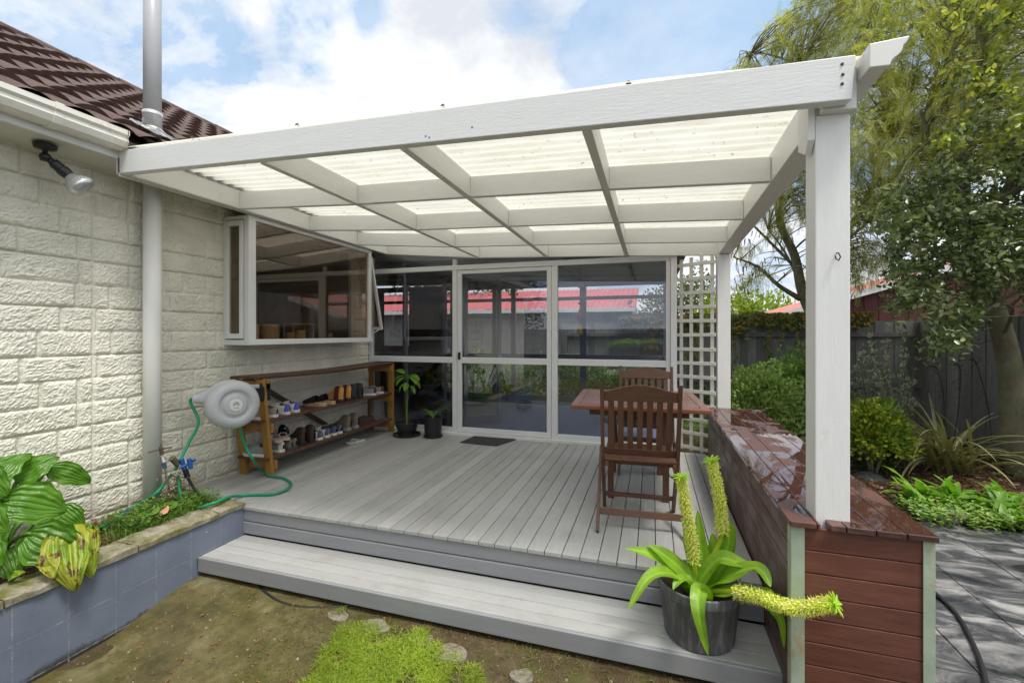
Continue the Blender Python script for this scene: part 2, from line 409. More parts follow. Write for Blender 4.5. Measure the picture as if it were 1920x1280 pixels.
# ================================================================ roof vent pipe
pp=thing('vent_pipe','tall white round pipe running up the block wall and out through the roof','pipe',(-3.49,2.33,-.03))
mb=MB(); mb.lathe([(0,-.03),(.056,-.03),(.056,2.36),(0,2.36)],(-3.49,2.33,0),40); mb.build('pipe',M_pvc,pp,smooth_=False).data.polygons.foreach_set('use_smooth',[len(p.vertices)==4 for p in pp.children[0].data.polygons])
mb=MB(); mb.lathe([(.0545,2.5),(.0545,4.3)],(-3.49,2.33,0),40); mb.build('flue',pmat('pipe_greyed_for_glare',(.40,.41,.43),.38,.06,3,.05,30),pp,smooth_=True)  # same pipe above the roof, colour greyed to hold down open-sky brightness
M_lead=pmat('lead_flashing',(.16,.17,.18),.4,.3,12,.4,40,metal=.3,dirt=(.55,.53,.5),dscale=22,dlo=.5,dhi=.6)
mb=MB(); mb.lathe([(.058,2.72),(.0585,2.86),(.061,2.865),(.061,2.84),(.058,2.835)],(-3.49,2.33,0),40)
mb.build('collar',pmat('aluminium_tape',(.55,.56,.58),.35,.1,12,.3,50,metal=.4),pp,smooth_=True)
mb=MB()
def fl(u,w):
    a=u*2*pi; r=.058+w*.06+.008*noise.noise(V((math.cos(a)*2,math.sin(a)*2,w*3)))*w; x=-3.49+r*math.cos(a); y=2.33+r*math.sin(a)*1.1
    zr_=2.53+(-3.22-x)*.6+.05; return (x,y,lerp(2.75,zr_+.012*noise.noise(V((x*30,y*30,1))),w**.6))
mb.grid(40,8,fl); mb.build('flashing',M_lead,pp,smooth_=True)
# ================================================================ soffit lamp
lp=thing('floodlight','black swivel floodlight with clear glass bulb under the soffit','lamp',(-3.44,1.70,2.375))
mb=MB(); mb.lathe([(0,0),(.055,0),(.05,-.022),(.012,-.03),(.012,-.07),(0,-.07)],(-3.44,1.70,2.369),24)
mb.lathe([(0,-.022),(.022,-.02),(.028,0),(.022,.02),(0,.022)],(-3.44,1.70,2.295),16); mb.tube([(-3.44,1.70,2.30),(-3.43,1.73,2.275),(-3.425,1.735,2.262)],.02,12)
mb.build('mount',M_black,lp,smooth_=True)
dl_=V((.45,.55,-.70)).normalized(); q=dl_.to_track_quat('Z','Y').to_matrix().to_4x4()
mb=MB(); mb.lathe([(0,0),(.026,0),(.030,.012),(.030,.05),(.033,.052),(.033,.07),(.028,.10),(.02,.10)],(-3.425,1.73,2.275),24,q); mb.build('lamp_holder',M_black,lp,smooth_=False,bevel=.002)
s=NT('reflector_glass'); gl=s.bsdf((.55,.57,.58),.12,s.bump(s.noise(s.coord(),30,2),.3,.004),.55,.8); M_bulb=s.done(gl)
mb=MB(); p0=V((-3.425,1.73,2.275))+dl_*.085
mb.lathe([(0,-.02),(.024,0),(.030,.02),(.060,.055),(.073,.082),(.074,.092),(.062,.108),(.034,.117),(0,.12)],p0,28,q); mb.build('bulb',M_bulb,lp,smooth_=True)
# ================================================================ SUNROOM (glazed wall and room behind)
sun=thing('sunroom','sunroom with white framed tinted glass wall and sliding door facing the deck','sunroom',(-1.67,YG,0))
yf,yb=YG,YG+.06
TOPX=[-3.6,-2.02,-1.178,-.286,.25]; TOPZ=[2.262,2.158,2.128,2.094,2.065]
mb=MB()
mb.box(-3.585,-3.53,yf,yb,0.0,2.25)
mb.box(-2.372,-2.312,yf,yb,0.03,2.035); mb.box(-2.372,-2.322,yf+.004,yb,2.095,2.17)
mb.box(-1.114,-1.045,yf-.002,yb,0.03,2.035)
mb.box(.142,.185,yf-.002,yb,.03,2.035); mb.box(.187,.25,yf-.03,yb,-.02,2.09)
for a,b in ((-3.53,-2.372),(-1.045,.142)):
    mb.box(a,b,yf+.004,yb,.885,.958); mb.box(a,b,yf+.004,yb,.03,.085)
mb.box(-3.53,.187,yf-.004,yb+.004,2.035,2.095)
mb.box(-3.585,.187,yf-.035,yb+.01,-.015,.03)
mb.build('frame',M_frame,sun,bevel=.004)
mb=MB(); mb.box(-2.308,-2.25,yf+.006,yf+.045,.035,2.030); mb.box(-1.172,-1.118,yf+.006,yf+.045,.035,2.03)
mb.box(-2.25,-1.172,yf+.006,yf+.045,.035,.095); mb.box(-2.25,-1.172,yf+.006,yf+.045,.885,.958); mb.box(-2.25,-1.172,yf+.006,yf+.045,1.985,2.03)
dr=mb.build('sliding_door',M_frame,sun,bevel=.004)
mb=MB(); mb.box(-2.293,-2.262,yf-.008,yf+.006,.93,1.02); mb.box(-2.286,-2.269,yf-.022,yf-.008,.945,1.005); mb.build('handle',M_black,dr,bevel=.003)
M_glass=glassmat('tinted_glass',(.83,.84,.87),.060,(.92,.94,1.0))
g=MB(); g.box(-2.255,-1.168,yf+.022,yf+.028,.09,.89); g.box(-2.255,-1.168,yf+.022,yf+.028,.955,1.99); g.build('pane',M_glass,dr)
for a,b,c,d in ((-3.535,-2.368,.08,.89),(-3.535,-2.368,.953,2.04),(-1.05,.147,.08,.89),(-1.05,.147,.953,2.04)):
    g=MB(); g.box(a,b,yf+.03,yf+.036,c,d); g.build('pane',M_glass,sun)
g=MB(); g.add([(-3.53,yf+.03,2.09),(-2.372,yf+.03,2.09),(-2.372,yf+.03,2.19),(-3.53,yf+.03,2.26)],[(0,1,2,3)]); g.add([(-2.322,yf+.03,2.09),(-1.0,yf+.03,2.09),(-1.0,yf+.03,2.13),(-2.322,yf+.03,2.185)],[(0,1,2,3)]); g.build('pane',M_glass,sun,solid=.006)
# interior
YR=8.15
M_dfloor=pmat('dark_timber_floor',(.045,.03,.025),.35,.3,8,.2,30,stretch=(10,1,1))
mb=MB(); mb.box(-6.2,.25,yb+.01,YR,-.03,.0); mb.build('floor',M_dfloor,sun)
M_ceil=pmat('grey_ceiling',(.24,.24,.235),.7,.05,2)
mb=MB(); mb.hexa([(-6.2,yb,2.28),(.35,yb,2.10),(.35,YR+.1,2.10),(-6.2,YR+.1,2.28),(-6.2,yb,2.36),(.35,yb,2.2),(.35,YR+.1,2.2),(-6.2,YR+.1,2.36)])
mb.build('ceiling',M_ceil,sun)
mb=MB(); 
for y in (5.9,6.7,7.5): mb.hexa([(-6.2,y,2.24),(.2,y,2.065),(.2,y+.05,2.065),(-6.2,y+.05,2.24),(-6.2,y,2.285),(.2,y,2.1),(.2,y+.05,2.1),(-6.2,y+.05,2.285)])
mb.build('ceiling_batten',M_grey_frame,sun)
mb=MB()
for x in (-6.15,-4.9,-4.0,-2.94,-2.56,-1.25,.18): mb.box(x,x+(.11 if x==-1.25 else .08),YR-.06,YR,0,2.16)
mb.box(-6.15,.2,YR-.065,YR+.005,0,.10); mb.box(-6.15,.2,YR-.065,YR+.005,.78,.87); mb.box(-6.15,.2,YR-.065,YR+.005,1.86,1.92); mb.box(-6.15,.2,YR-.065,YR+.005,2.1,2.2)
# right side wall frames
for y in (6.0,7.0): mb.box(.19,.245,y,y+.06,0,2.1)
mb.box(.19,.245,yb,YR,.78,.86); mb.box(.19,.245,yb,YR,0,.08); mb.box(.19,.245,yb,YR,2.0,2.1)
mb.build('rear_frame',M_grey_frame,sun,bevel=.003)
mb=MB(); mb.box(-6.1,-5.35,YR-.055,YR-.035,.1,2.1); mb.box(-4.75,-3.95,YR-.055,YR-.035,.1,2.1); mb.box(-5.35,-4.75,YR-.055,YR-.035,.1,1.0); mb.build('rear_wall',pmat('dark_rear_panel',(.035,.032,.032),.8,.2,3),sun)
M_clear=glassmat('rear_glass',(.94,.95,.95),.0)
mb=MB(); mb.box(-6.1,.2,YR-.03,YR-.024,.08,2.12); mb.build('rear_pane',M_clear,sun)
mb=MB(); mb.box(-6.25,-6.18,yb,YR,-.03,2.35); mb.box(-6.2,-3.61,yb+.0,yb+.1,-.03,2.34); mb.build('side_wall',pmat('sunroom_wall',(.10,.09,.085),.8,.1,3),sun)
# inner hinged door leaves standing open
for (p,q_,nm) in (((-3.35,5.55),(-2.95,6.1),0),((-2.9,6.2),(-2.48,5.62),1),((-2.45,5.6),(-2.05,6.0),2)):
    mb=MB(); a=V((*p,0));b=V((*q_,0)); d=(b-a)
    for t0 in (0.0,.9): mb.bar(a+d*(t0+.05)+V((0,0,.02)),a+d*(t0+.05)+V((0,0,2.06)),.07,.045,d)
    for z in (.07,2.02): mb.bar(a+V((0,0,z)),b+V((0,0,z)),.04,.10)
    mb.build('inner_door',M_grey_frame,sun,bevel=.003)
# rug, pouf, bowl, mobile
M_rug=pmat('blue_grey_rug',(.20,.23,.34),.95,.1,40,.4,200)
mb=MB(); mb.hexa([(-2.35,5.45,.002),(.1,5.4,.002),(.1,8.0,.002),(-2.2,8.0,.002),(-2.35,5.45,.012),(.1,5.4,.012),(.1,8.0,.012),(-2.2,8.0,.012)])
simple('rug','blue grey woven rug on the sunroom floor','rug',mb,M_rug)
s=NT('patchwork_fabric'); vor=s.n('ShaderNodeTexVoronoi'); vor.inputs['Scale'].default_value=5; s.l(s.coord(),vor.inputs[0]); M_pouf=s.done(s.bsdf(s.ramp(vor.outputs['Color'],[(.2,(.18,.17,.05)),(.5,(.10,.13,.05)),(.8,(.05,.07,.09))],'CONSTANT'),.9))
mb=MB(); mb.lathe([(0,0),(.28,0),(.35,.05),(.36,.11),(.32,.18),(.2,.21),(0,.215)],(-.35,6.55,.014),36); simple('floor_cushion','round green patchwork floor cushion on the blue grey rug','cushion',mb,M_pouf,smooth_=True)
mb=MB(); mb.lathe([(0,0),(.05,0),(.12,.05),(.135,.1),(.12,.15),(.11,.15),(.12,.1),(.1,.05),(0,.02)],(-2.0,7.0,.0),24); simple('ceramic_bowl','dark round patterned bowl on the sunroom floor beside the rug','bowl',mb,pmat('dark_ceramic',(.03,.03,.035),.3,.6,30,.1),smooth_=True)
mo=thing('hanging_mobile','string mobile with red and yellow tassels hanging in the sunroom','mobile',(-.85,5.5,1.25))
mb=MB(); mb.tube([(-.85,5.5,2.09),(-.85,5.5,1.28)],.004,6); mb.build('cord',M_black,mo)
for z,r,c,nm in ((1.84,.05,(.35,.10,.09),'red_disc'),(1.70,.02,(.4,.25,.04),'amber_bead'),(1.62,.025,(.05,.04,.09),'purple_bead')):
    mb=MB(); mb.lathe([(0,-r*.7),(r,-r*.2),(r,r*.2),(0,r*.8)],(-.85,5.5,z),14); mb.build('bead',pmat(nm,c,.5),mo,smooth_=True)
for z,c,nm,h in ((1.42,(.4,.03,.03),'red_tassel',.14),(1.24,(.55,.35,.02),'yellow_tassel',.15)):
    mb=MB(); mb.lathe([(0,h),(.012,h*.9),(.035,h*.3),(.03,0),(0,.01)],(-.85,5.5,z),12); mb.build('tassel',pmat(nm,c,.8,.3,60),mo)
# ================================================================ PERGOLA
RX=[-3.3,-2.15,-1.22,-.30,.64,.78]; RF=[2.284,2.239,2.209,2.173,2.128,2.122]; RR=[2.272,2.165,2.130,2.094,2.050,2.045]
def zb(x,y): t=(y-2.05)/3.0; return lerp(interp(x,RX,RF),interp(x,RX,RR),t)
per=thing('pergola','white painted timber pergola with translucent corrugated roof over the deck','pergola',(-1.2,3.5,-.42))
def raft(name,xf,xr,ya,yb_,w,h,mat=M_white_y):
    mb=MB()
    def P(x,y,dz): return (x,y,zb(x,y)+dz)
    n=1
    def xx(y): return lerp(xf,xr,(y-2.05)/3.0)
    p=[]
    for dz in (0,h):
        p+= [(xx(ya)-w/2,ya,zb(xx(ya),ya)+dz),(xx(ya)+w/2,ya,zb(xx(ya),ya)+dz),(xx(yb_)+w/2,yb_,zb(xx(yb_),yb_)+dz),(xx(yb_)-w/2,yb_,zb(xx(yb_),yb_)+dz)]
    mb.hexa(p); return mb.build(name,mat,per,bevel=.003)
JX=[(-2.165,-2.0),(-1.235,-1.157),(-.285,-.265)]
for a,b in JX: raft('rafter',a,b,2.052,5.03,.045,.148)
raft('ledger',-3.27,-3.27,2.052,5.03,.045,.148)
mb=MB(); mb.box(-3.308,-3.296,2.0,5.06,2.272,2.39); mb.build('ledger_packer',M_white_y,per)
mb=MB(); mb.hexa([(.642,1.99+.062,2.128),(.757,2.052,2.122),(.752,5.2,2.040),(.637,5.2,2.046),(.642,2.052,2.293),(.757,2.052,2.285),(.752,5.2,2.203),(.637,5.2,2.21)])
mb.build('side_beam',M_white_y,per,bevel=.004)
NY=[2.86,3.65,4.40,5.02]
xs=[-3.2475]+[None]*3
for yy in NY:
    def jx(k): return lerp(JX[k][0],JX[k][1],(yy-2.05)/3.)
    seg=[(-3.2465,jx(0)-.0235),(jx(0)+.0235,jx(1)-.0235),(jx(1)+.0235,jx(2)-.0235),(jx(2)+.0235,.637)]
    for a,b in seg:
        mb=MB(); p=[]
        for dz in (.002,.140):
            p+= [(a,yy-.022,zb(a,yy)+dz),(b,yy-.022,zb(b,yy)+dz),(b,yy+.022,zb(b,yy)+dz),(a,yy+.022,zb(a,yy)+dz)]
        mb.hexa(p); mb.build('nogging',M_white_x,per,bevel=.002)
mb=MB(); y=2.0; mb.hexa([(-3.33,y,2.289),(.722,y,2.137),(.722,y+.05,2.137),(-3.33,y+.05,2.289),(-3.33,y,2.437),(.735,y,2.304),(.735,y+.05,2.304),(-3.33,y+.05,2.437)])
mb.build('front_beam',M_white_x,per,bevel=.004)
# bolts and knots on the beam
M_rust=pmat('rusty_nail',(.10,.06,.04),.8,.3,60)
mb=MB()
for x,z in ((.69,2.275),(.692,2.235),(.69,2.20)): mb.lathe([(0,0),(.006,0),(.005,.003),(0,.004)],(x,1.9995,z),10,Matrix.Rotation(pi/2,4,'X'))
mb.build('nail_head',M_rust,per)
mb=MB()
for x,z in ((-1.08,2.235),(-1.06,2.226),(-.83,2.245)):
    mb.lathe([(0,0),(.005,0),(.003,.0008),(0,.0006)],(x,1.9995,z),9,Matrix.Rotation(pi/2,4,'X'))
mb.build('knots',pmat('dark_knot',(.16,.14,.12),.8,.5,80),per)
# posts
mb=MB(); mb.box(.627,.747,2.085,2.205,.44,2.126); mb.build('post',M_white_z,per,bevel=.004)
mb=MB(); mb.box(.625,.745,4.90,5.02,-.42,2.046); mb.build('post',M_white_z,per,bevel=.004)
mb=MB(); mb.prism([(2.08,2.03),(2.12,1.985),(2.21,2.03),(2.21,2.27),(2.08,2.27)],'x',.600,.6245); mb.build('nail_plate',M_white_z,per,bevel=.002)
mb=MB(); hk=V((.70,2.084,1.55)); mb.tube([hk+V(p) for p in ((0,0,.02),(0,-.02,.018),(.004,-.028,.0),(.0,-.02,-.012),(-.006,-.012,-.004),(-.010,-.016,.008))],.0026,8); mb.build('hook',M_rust,per,smooth_=True)
# roof gutter on the outer side
mb=MB(); pr_=[(.760,2.312),(.760,2.225),(.823,2.222),(.827,2.236),(.834,2.246),(.846,2.254),(.856,2.264),(.861,2.276),(.863,2.288),(.872,2.296),(.882,2.318)]
mb.prism(pr_,'y',1.955,5.25); mb.build('gutter',M_pvc,per,bevel=.003)
# translucent corrugated sheets
def sheetmat():
    s=NT('translucent_sheet'); co=s.world()
    n=s.noise(co,2.5,5); c=s.ramp(n,[(.3,(.66,.635,.56)),(.7,(.74,.72,.65))]); d=s.ramp(s.noise(co,30,4,.7),[(.63,0.0),(.70,.8)]); c=s.mix(d,c,(.30,.24,.15)); d3=s.ramp(s.noise(s.world((.8,7,1)),3,6,.7),[(.50,0.0),(.75,.6)]); c=s.mix(d3,c,(.50,.42,.27))
    di=s.n('ShaderNodeBsdfDiffuse'); s.l(c,di.inputs[0]); tr=s.n('ShaderNodeBsdfTranslucent'); s.l(c,tr.inputs[0]); tp=s.n('ShaderNodeBsdfTransparent'); tp.inputs[0].default_value=(.95,.93,.86,1)
    m=s.n('ShaderNodeMixShader'); m.inputs[0].default_value=.66; s.l(di.outputs[0],m.inputs[1]); s.l(tr.outputs[0],m.inputs[2])
    m2=s.n('ShaderNodeMixShader'); m2.inputs[0].default_value=.05; s.l(m.outputs[0],m2.inputs[1]); s.l(tp.outputs[0],m2.inputs[2])
    return s.done(m2.outputs[0])
mb=MB(); 
def sf(u,w):
    x=lerp(-3.29,.80,w); y=lerp(2.0,5.35,u); return (x,y,zb(x,y)+.170+.010*math.sin(y*2*pi/.088)+ .012*math.exp(-((x-.1)/.25)**2)*smooth((2.2-y)*5+.2)+(.01 if y<2.06 else 0))
mb.grid(420,10,sf); mb.build('roof_sheet',sheetmat(),per,smooth_=True)
mb=MB()
for x in (-2.7,-1.9,-1.0,-.1,.4): mb.lathe([(0,0),(.012,0),(.010,.006),(.004,.012),(0,.012)],(x,2.03,zb(x,2.03)+.185),8)
mb.build('roofing_screw',M_rust,per)
# leaves fallen on the sheet
lf=MB()
for i in range(26):
    x=R.uniform(-3.1,.6); y=R.choice(NY)-R.uniform(.03,.12); a=R.uniform(0,6.28)
    lf.leaf((x,y,zb(x,y)+.157),(math.cos(a),math.sin(a),.0),R.uniform(.012,.035),.01)
lf.build('leaf_litter',pmat('dead_leaf',(.08,.05,.02),.8,.3,30),per)
# ================================================================ DECK
dk=thing('deck','grey painted timber deck with long boards running to the glass wall','deck',(-1.5,3.8,-.42))
def deckmat(name,st,cc=((.345,.345,.338),(.405,.405,.397))):
    s=NT(name); co=s.coord('Object',st)
    n=s.noise(co,5,6,.65); c=s.ramp(n,[(.3,cc[0]),(.7,cc[1])])
    k=s.ramp(s.island(),[(0,.87),(1,1.08)]); c=s.mix(1.0,c,k,'MULTIPLY')
    sc=s.ramp(s.noise(s.world(),3,9,.8),[(.52,0.0),(.75,.65)]); c=s.mix(sc,c,(.25,.235,.205)); wr=s.ramp(s.noise(co,9,8,.85),[(.60,0.0),(.72,.5)]); c=s.mix(wr,c,(.30,.26,.21))
    sp=s.ramp(s.noise(s.world(),60,2,.5),[(.76,0.0),(.80,.8)]); c=s.mix(sp,c,(.10,.08,.06))
    h=s.noise(co,40,5,.7)
    rg=s.ramp(s.noise(s.world(),2,4),[(.35,.34),(.65,.5)])
    return s.done(s.bsdf(c,rg,s.bump(h,.30,.003),0,.45))
M_deck_y=deckmat('grey_deck_paint',(10,1,10)); M_deck_x=deckmat('grey_step_paint',(1,10,10)); M_deck_f=deckmat('grey_deck_paint_shaded',(1,10,10),((.235,.24,.26),(.275,.28,.30)))  # upright boards: same paint, darkened and blued for the shade on them
mb=MB(); x=.525; pch=.1018; i=0
while x>-3.60:
    xa=max(x-.0975,-3.592)
    mb.box(xa,x,2.545 if x<-2.86 else 2.505+0.0*i,5.038,-.024+R.uniform(-.0006,.0006),R.uniform(-.0008,.0008)); x-=pch; i+=1
mb.build('deck_boards',M_deck_y,dk,bevel=.003)
nh=MB(); x=.525-.0255
while x>-3.55:
    for yy in (2.56,3.0,3.45,3.9,4.35,4.8):
        for dx in (0,-.048): nh.lathe([(0,0),(.0028,0),(.0028,.0006),(0,.0007)],(x+dx+R.uniform(-.004,.004),yy+R.uniform(-.008,.008),.0009),6)
    x-=pch
nh.build('nail_heads',pmat('painted_nail',(.20,.19,.18),.6,.3,60),dk)
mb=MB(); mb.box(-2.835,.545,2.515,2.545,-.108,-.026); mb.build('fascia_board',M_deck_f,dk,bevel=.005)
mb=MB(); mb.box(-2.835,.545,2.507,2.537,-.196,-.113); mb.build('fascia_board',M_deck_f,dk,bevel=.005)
M_under=pmat('dark_subframe',(.025,.02,.016),.9,.3,10)
mb=MB(); mb.box(-3.59,.52,2.56,5.03,-.30,-.03); mb.box(-3.59,-2.84,2.555,2.60,-.42,-.03); mb.build('subframe',M_under,dk)
# step
stp=thing('step','low grey painted timber step along the front of the deck','step',(-1.2,2.35,-.42))
mb=MB(); ys=[2.187,2.275,2.362,2.449]
mb.box(-2.83,.535,2.190,2.272,-.232,-.209); mb.box(-2.83,.535,2.2755,2.3585,-.232,-.2095);mb.box(-2.83,.535,2.362,2.445,-.232,-.209); mb.box(-2.83,.535,2.4485,2.52,-.232,-.21)
mb.build('tread',M_deck_x,stp,bevel=.003)
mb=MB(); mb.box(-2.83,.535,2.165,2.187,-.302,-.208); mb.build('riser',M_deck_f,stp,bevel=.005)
mb=MB(); mb.box(-2.75,.50,2.23,2.50,-.415,-.235); mb.build('support',M_under,stp)
# ================================================================ PLANTER WALL
def blockpaint():
    s=NT('blue_grey_block_paint'); co=s.world()
    n=s.noise(co,4,6,.7); c=s.ramp(n,[(.3,(.115,.140,.195)),(.7,(.165,.190,.245))])
    pz=s.n('ShaderNodeSeparateXYZ'); s.l(co,pz.inputs[0]); z=pz.outputs[2]; y=pz.outputs[1]
    nn=s.noise(co,9,6,.7)
    a=s.math('ADD',z,s.math('MULTIPLY',nn,-.13)); dm=s.ramp(s.math('ADD',a,.47),[(.0,1.0),(.035,0.0)]); c=s.mix(dm,c,(.035,.032,.025))
    sp=s.ramp(s.noise(co,35,2,.5),[(.77,0.0),(.79,1.0)]); c=s.mix(sp,c,(.6,.6,.6))
    lo=s.ramp(s.math('ADD',s.math('MULTIPLY',s.noise(co,5,6,.75),.2),z),[(-.0,0.0),(1,0.0)])
    # mortar grooves
    def groove(v,per_,off,w):
        q=s.math('PINGPONG',s.math('ADD',v,off),per_/2); return s.math('LESS_THAN',q,w)
    g=s.math('MAXIMUM',groove(y,.2105,-1.283+.2105*8,.0035),groove(z,.2,.0,.0035))
    g=s.math('MULTIPLY',g,s.ramp(s.noise(co,16,5,.7),[(.35,.15),(.6,1.0)])); c=s.mix(s.math('MULTIPLY',g,.62),c,(.27,.28,.31))
    h=s.math('SUBTRACT',s.math('MULTIPLY',s.noise(co,60,5,.7),.5),s.math('MULTIPLY',g,2.0))
    return s.done(s.bsdf(c,.55,s.bump(h,.5,.004),0,.4))
pw=thing('planter_wall','low blue grey painted block planter wall capped with mossy stone','wall',(-2.93,1.2,-.42))
mb=MB(); mb.box(-3.0,-2.835,-.6,2.54,-.43,-.008); mb.box(-3.59,-3.0,2.50,2.54,-.43,-.03); mb.build('block_wall',blockpaint(),pw)
def stone(name,a,b,moss,lo,hi):
    s=NT(name); co=s.world()
    n=s.noise(co,16,7,.75); c=s.ramp(n,[(.3,a),(.7,b)]); d=s.ramp(s.noise(co,6,6,.7),[(lo,0.0),(hi,1.0)]); c=s.mix(d,c,moss)
    d2=s.ramp(s.noise(co,45,4,.7),[(.6,0.0),(.7,.8)]); c=s.mix(d2,c,(.05,.045,.03))
    return s.done(s.bsdf(c,.85,s.bump(s.noise(co,55,6,.8),.8,.010),0,.2))
M_cope=stone('mossy_stone_cap',(.20,.18,.13),(.40,.36,.29),(.13,.13,.03),.42,.62)
yy=-.55
for L in (.62,.60,.585,.56,.50,.21):
    mb=MB(); y0_=yy; y1_=yy+L-.008
    def top(u,w,y0_=y0_,y1_=y1_):
        x=lerp(-3.02,-2.822,w); y=lerp(y0_,y1_,u); e=min(w,1-w,u*3,(1-u)*3)
        return (x+.012*noise.noise(V((y*9,1,w))),y,.036+.012*noise.noise(V((x*14,y*14,2)))-.02*max(0,.08-e)*6+.004*noise.noise(V((x*60,y*60,4))))
    n1,n2=int(L*70),14; mb.grid(n1,n2,top); k=len(mb.v)
    vb=[(a[0],a[1],-.004) for a in mb.v]; mb.v+=vb; w=n2+1
    bd=[i*w for i in range(n1+1)]+[n1*w+j for j in range(1,w)]+[i*w+n2 for i in range(n1-1,-1,-1)]+[j for j in range(n2-1,0,-1)]
    for i in range(len(bd)): a=bd[i];b=bd[(i+1)%len(bd)]; mb.f.append((b,a,a+k,b+k))
    mb.build('cap_stone',M_cope,pw,smooth_=False); yy+=L
# ================================================================ BENCH
bn=thing('bench','dark red stained box bench with wet slatted top and green metal corner strips','bench',(.77,3.4,-.42))
def stain(name,st,wet=False,a=(.085,.022,.016),b=(.155,.045,.032)):
    s=NT(name); co=s.coord('Object',st)
    n=s.noise(co,6,7,.7,.4); c=s.ramp(n,[(.28,a),(.72,b)])
    k=s.ramp(s.island(),[(0,.85),(1,1.12)]); c=s.mix(1.0,c,k,'MULTIPLY')
    g=s.ramp(s.noise(co,22,5,.8),[(.60,0.0),(.72,.55)]); c=s.mix(g,c,(.035,.014,.010))
    h=s.noise(co,30,6,.7)
    if wet:
        w=s.noise(s.world((1,.7,1)),5.2,5,.62,.6)
        m=s.ramp(w,[(.42,0.0),(.50,1.0)])
        rgh=s.ramp(m,[(0,.42),(1,.02)])
        hh=s.mix(m,h,(.5,.5,.5))
        c=s.mix(m,c,tuple(v*.7 for v in a))
        return s.done(s.bsdf(c,rgh,s.bump(hh,.25,.003),0,.75,coat=None))
    sc=s.ramp(s.noise(s.world(),38,3,.6),[(.74,0.0),(.79,.7)]); c=s.mix(sc,c,(.32,.2,.15))
    rg=s.ramp(s.noise(s.world((1,1,2.5)),4,5,.6),[(.4,.28),(.6,.5)])
    return s.done(s.bsdf(c,rg,s.bump(h,.35,.003),0,.45))
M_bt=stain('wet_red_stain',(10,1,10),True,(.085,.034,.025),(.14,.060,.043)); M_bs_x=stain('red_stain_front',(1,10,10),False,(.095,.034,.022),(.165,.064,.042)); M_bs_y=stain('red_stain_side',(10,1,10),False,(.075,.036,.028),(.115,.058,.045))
xs_=[.520,.6165,.713,.8095,.906,1.0025]
for i in range(5):
    mb=MB(); a,b=xs_[i],xs_[i+1]-.003
    if i in (1,2): # notched round the post
        mb.box(a,b,2.21,4.88,.485,.508)
        if i==1: mb.box(a,.626,2.02,2.21,.485,.508); mb.box(.66,b,2.02,2.083,.485,.508)
        else: mb.box(a,b,2.02,2.0825,.485,.508); mb.box(.7485,b,2.0825,2.21,.485,.508)
    else: mb.box(a,b,2.02,4.88,.485+R.uniform(-.001,.001),.508+R.uniform(-.001,.001))
    mb.build('top_board',M_bt,bn,bevel=.003)
bh=.0905
mb=MB()
for i in range(10): z=.482-bh*i; mb.box(.575,.975,2.040,2.06,max(z-bh+.003,-.43),z)
mb.build('front_panel',M_bs_x,bn,bevel=.003)
mb=MB()
for i in range(10): z=.482-bh*i; mb.box(.532,.552,2.064,4.85,max(z-bh+.003,-.43),z+R.uniform(-.001,.001))
mb.build('side_panel',M_bs_y,bn,bevel=.003)
mb=MB()
for i in range(10): z=.482-bh*i; mb.box(.97,.99,2.064,4.85,max(z-bh+.003,-.43),z)
for i in range(10): z=.482-bh*i; mb.box(.56,.965,4.83,4.85,max(z-bh+.003,-.43),z)
mb.build('side_panel',M_bs_y,bn,bevel=.003)
s=NT('weathered_galvanised'); co=s.world(); c=s.ramp(s.noise(co,7,5,.6),[(.3,(.30,.37,.28)),(.7,(.44,.50,.40))]); d=s.ramp(s.noise(s.world((1,1,.5)),9,6,.75),[(.56,0.0),(.70,1.0)]); c=s.mix(d,c,(.40,.22,.05)); M_galv=s.done(s.bsdf(c,.5,s.bump(s.noise(co,90,4),.2,.003),.2,.4))
for xa,xb,xc in ((.528,.5755,.528),(.958,.993,.990)):
    mb=MB(); 
    if xa<.6: mb.box(.528,.5755,2.033,2.037,-.43,.484); mb.box(.526,.530,2.037,2.075,-.43,.484)
    else: mb.box(.957,.994,2.033,2.037,-.43,.484); mb.box(.992,.996,2.037,2.075,-.43,.484)
    mb.build('corner_strip',M_galv,bn,bevel=.001)
# ================================================================ TRELLIS
tr=thing('trellis','white square lattice trellis panel between the glass wall and the pergola post','trellis',(.44,5.0,0))
ta,tb=V((.262,5.12,0)),V((.615,4.915,0)); td=(tb-ta); tl=td.length; tu=td/tl; tn=V((tu.y,-tu.x,0))
mb=MB()
for i in range(4):
    p=ta+tu*(.04+i*(tl-.08)/3); mb.bar(p+V((0,0,.02)),p+V((0,0,2.06-.0*i+R.uniform(-.03,.02))),.036,.010,tu.cross(V((0,0,1))))
mb.build('lattice_upright',M_trellis,tr,bevel=.002)
mb=MB()
z=.06
while z<2.0:
    mb.bar(ta+tn*.011+V((0,0,z+R.uniform(-.004,.004))),tb+tn*.011+V((0,0,z+R.uniform(-.004,.004))),.010,.036); z+=.147
mb.build('lattice_crossbar',M_trellis,tr,bevel=.002)
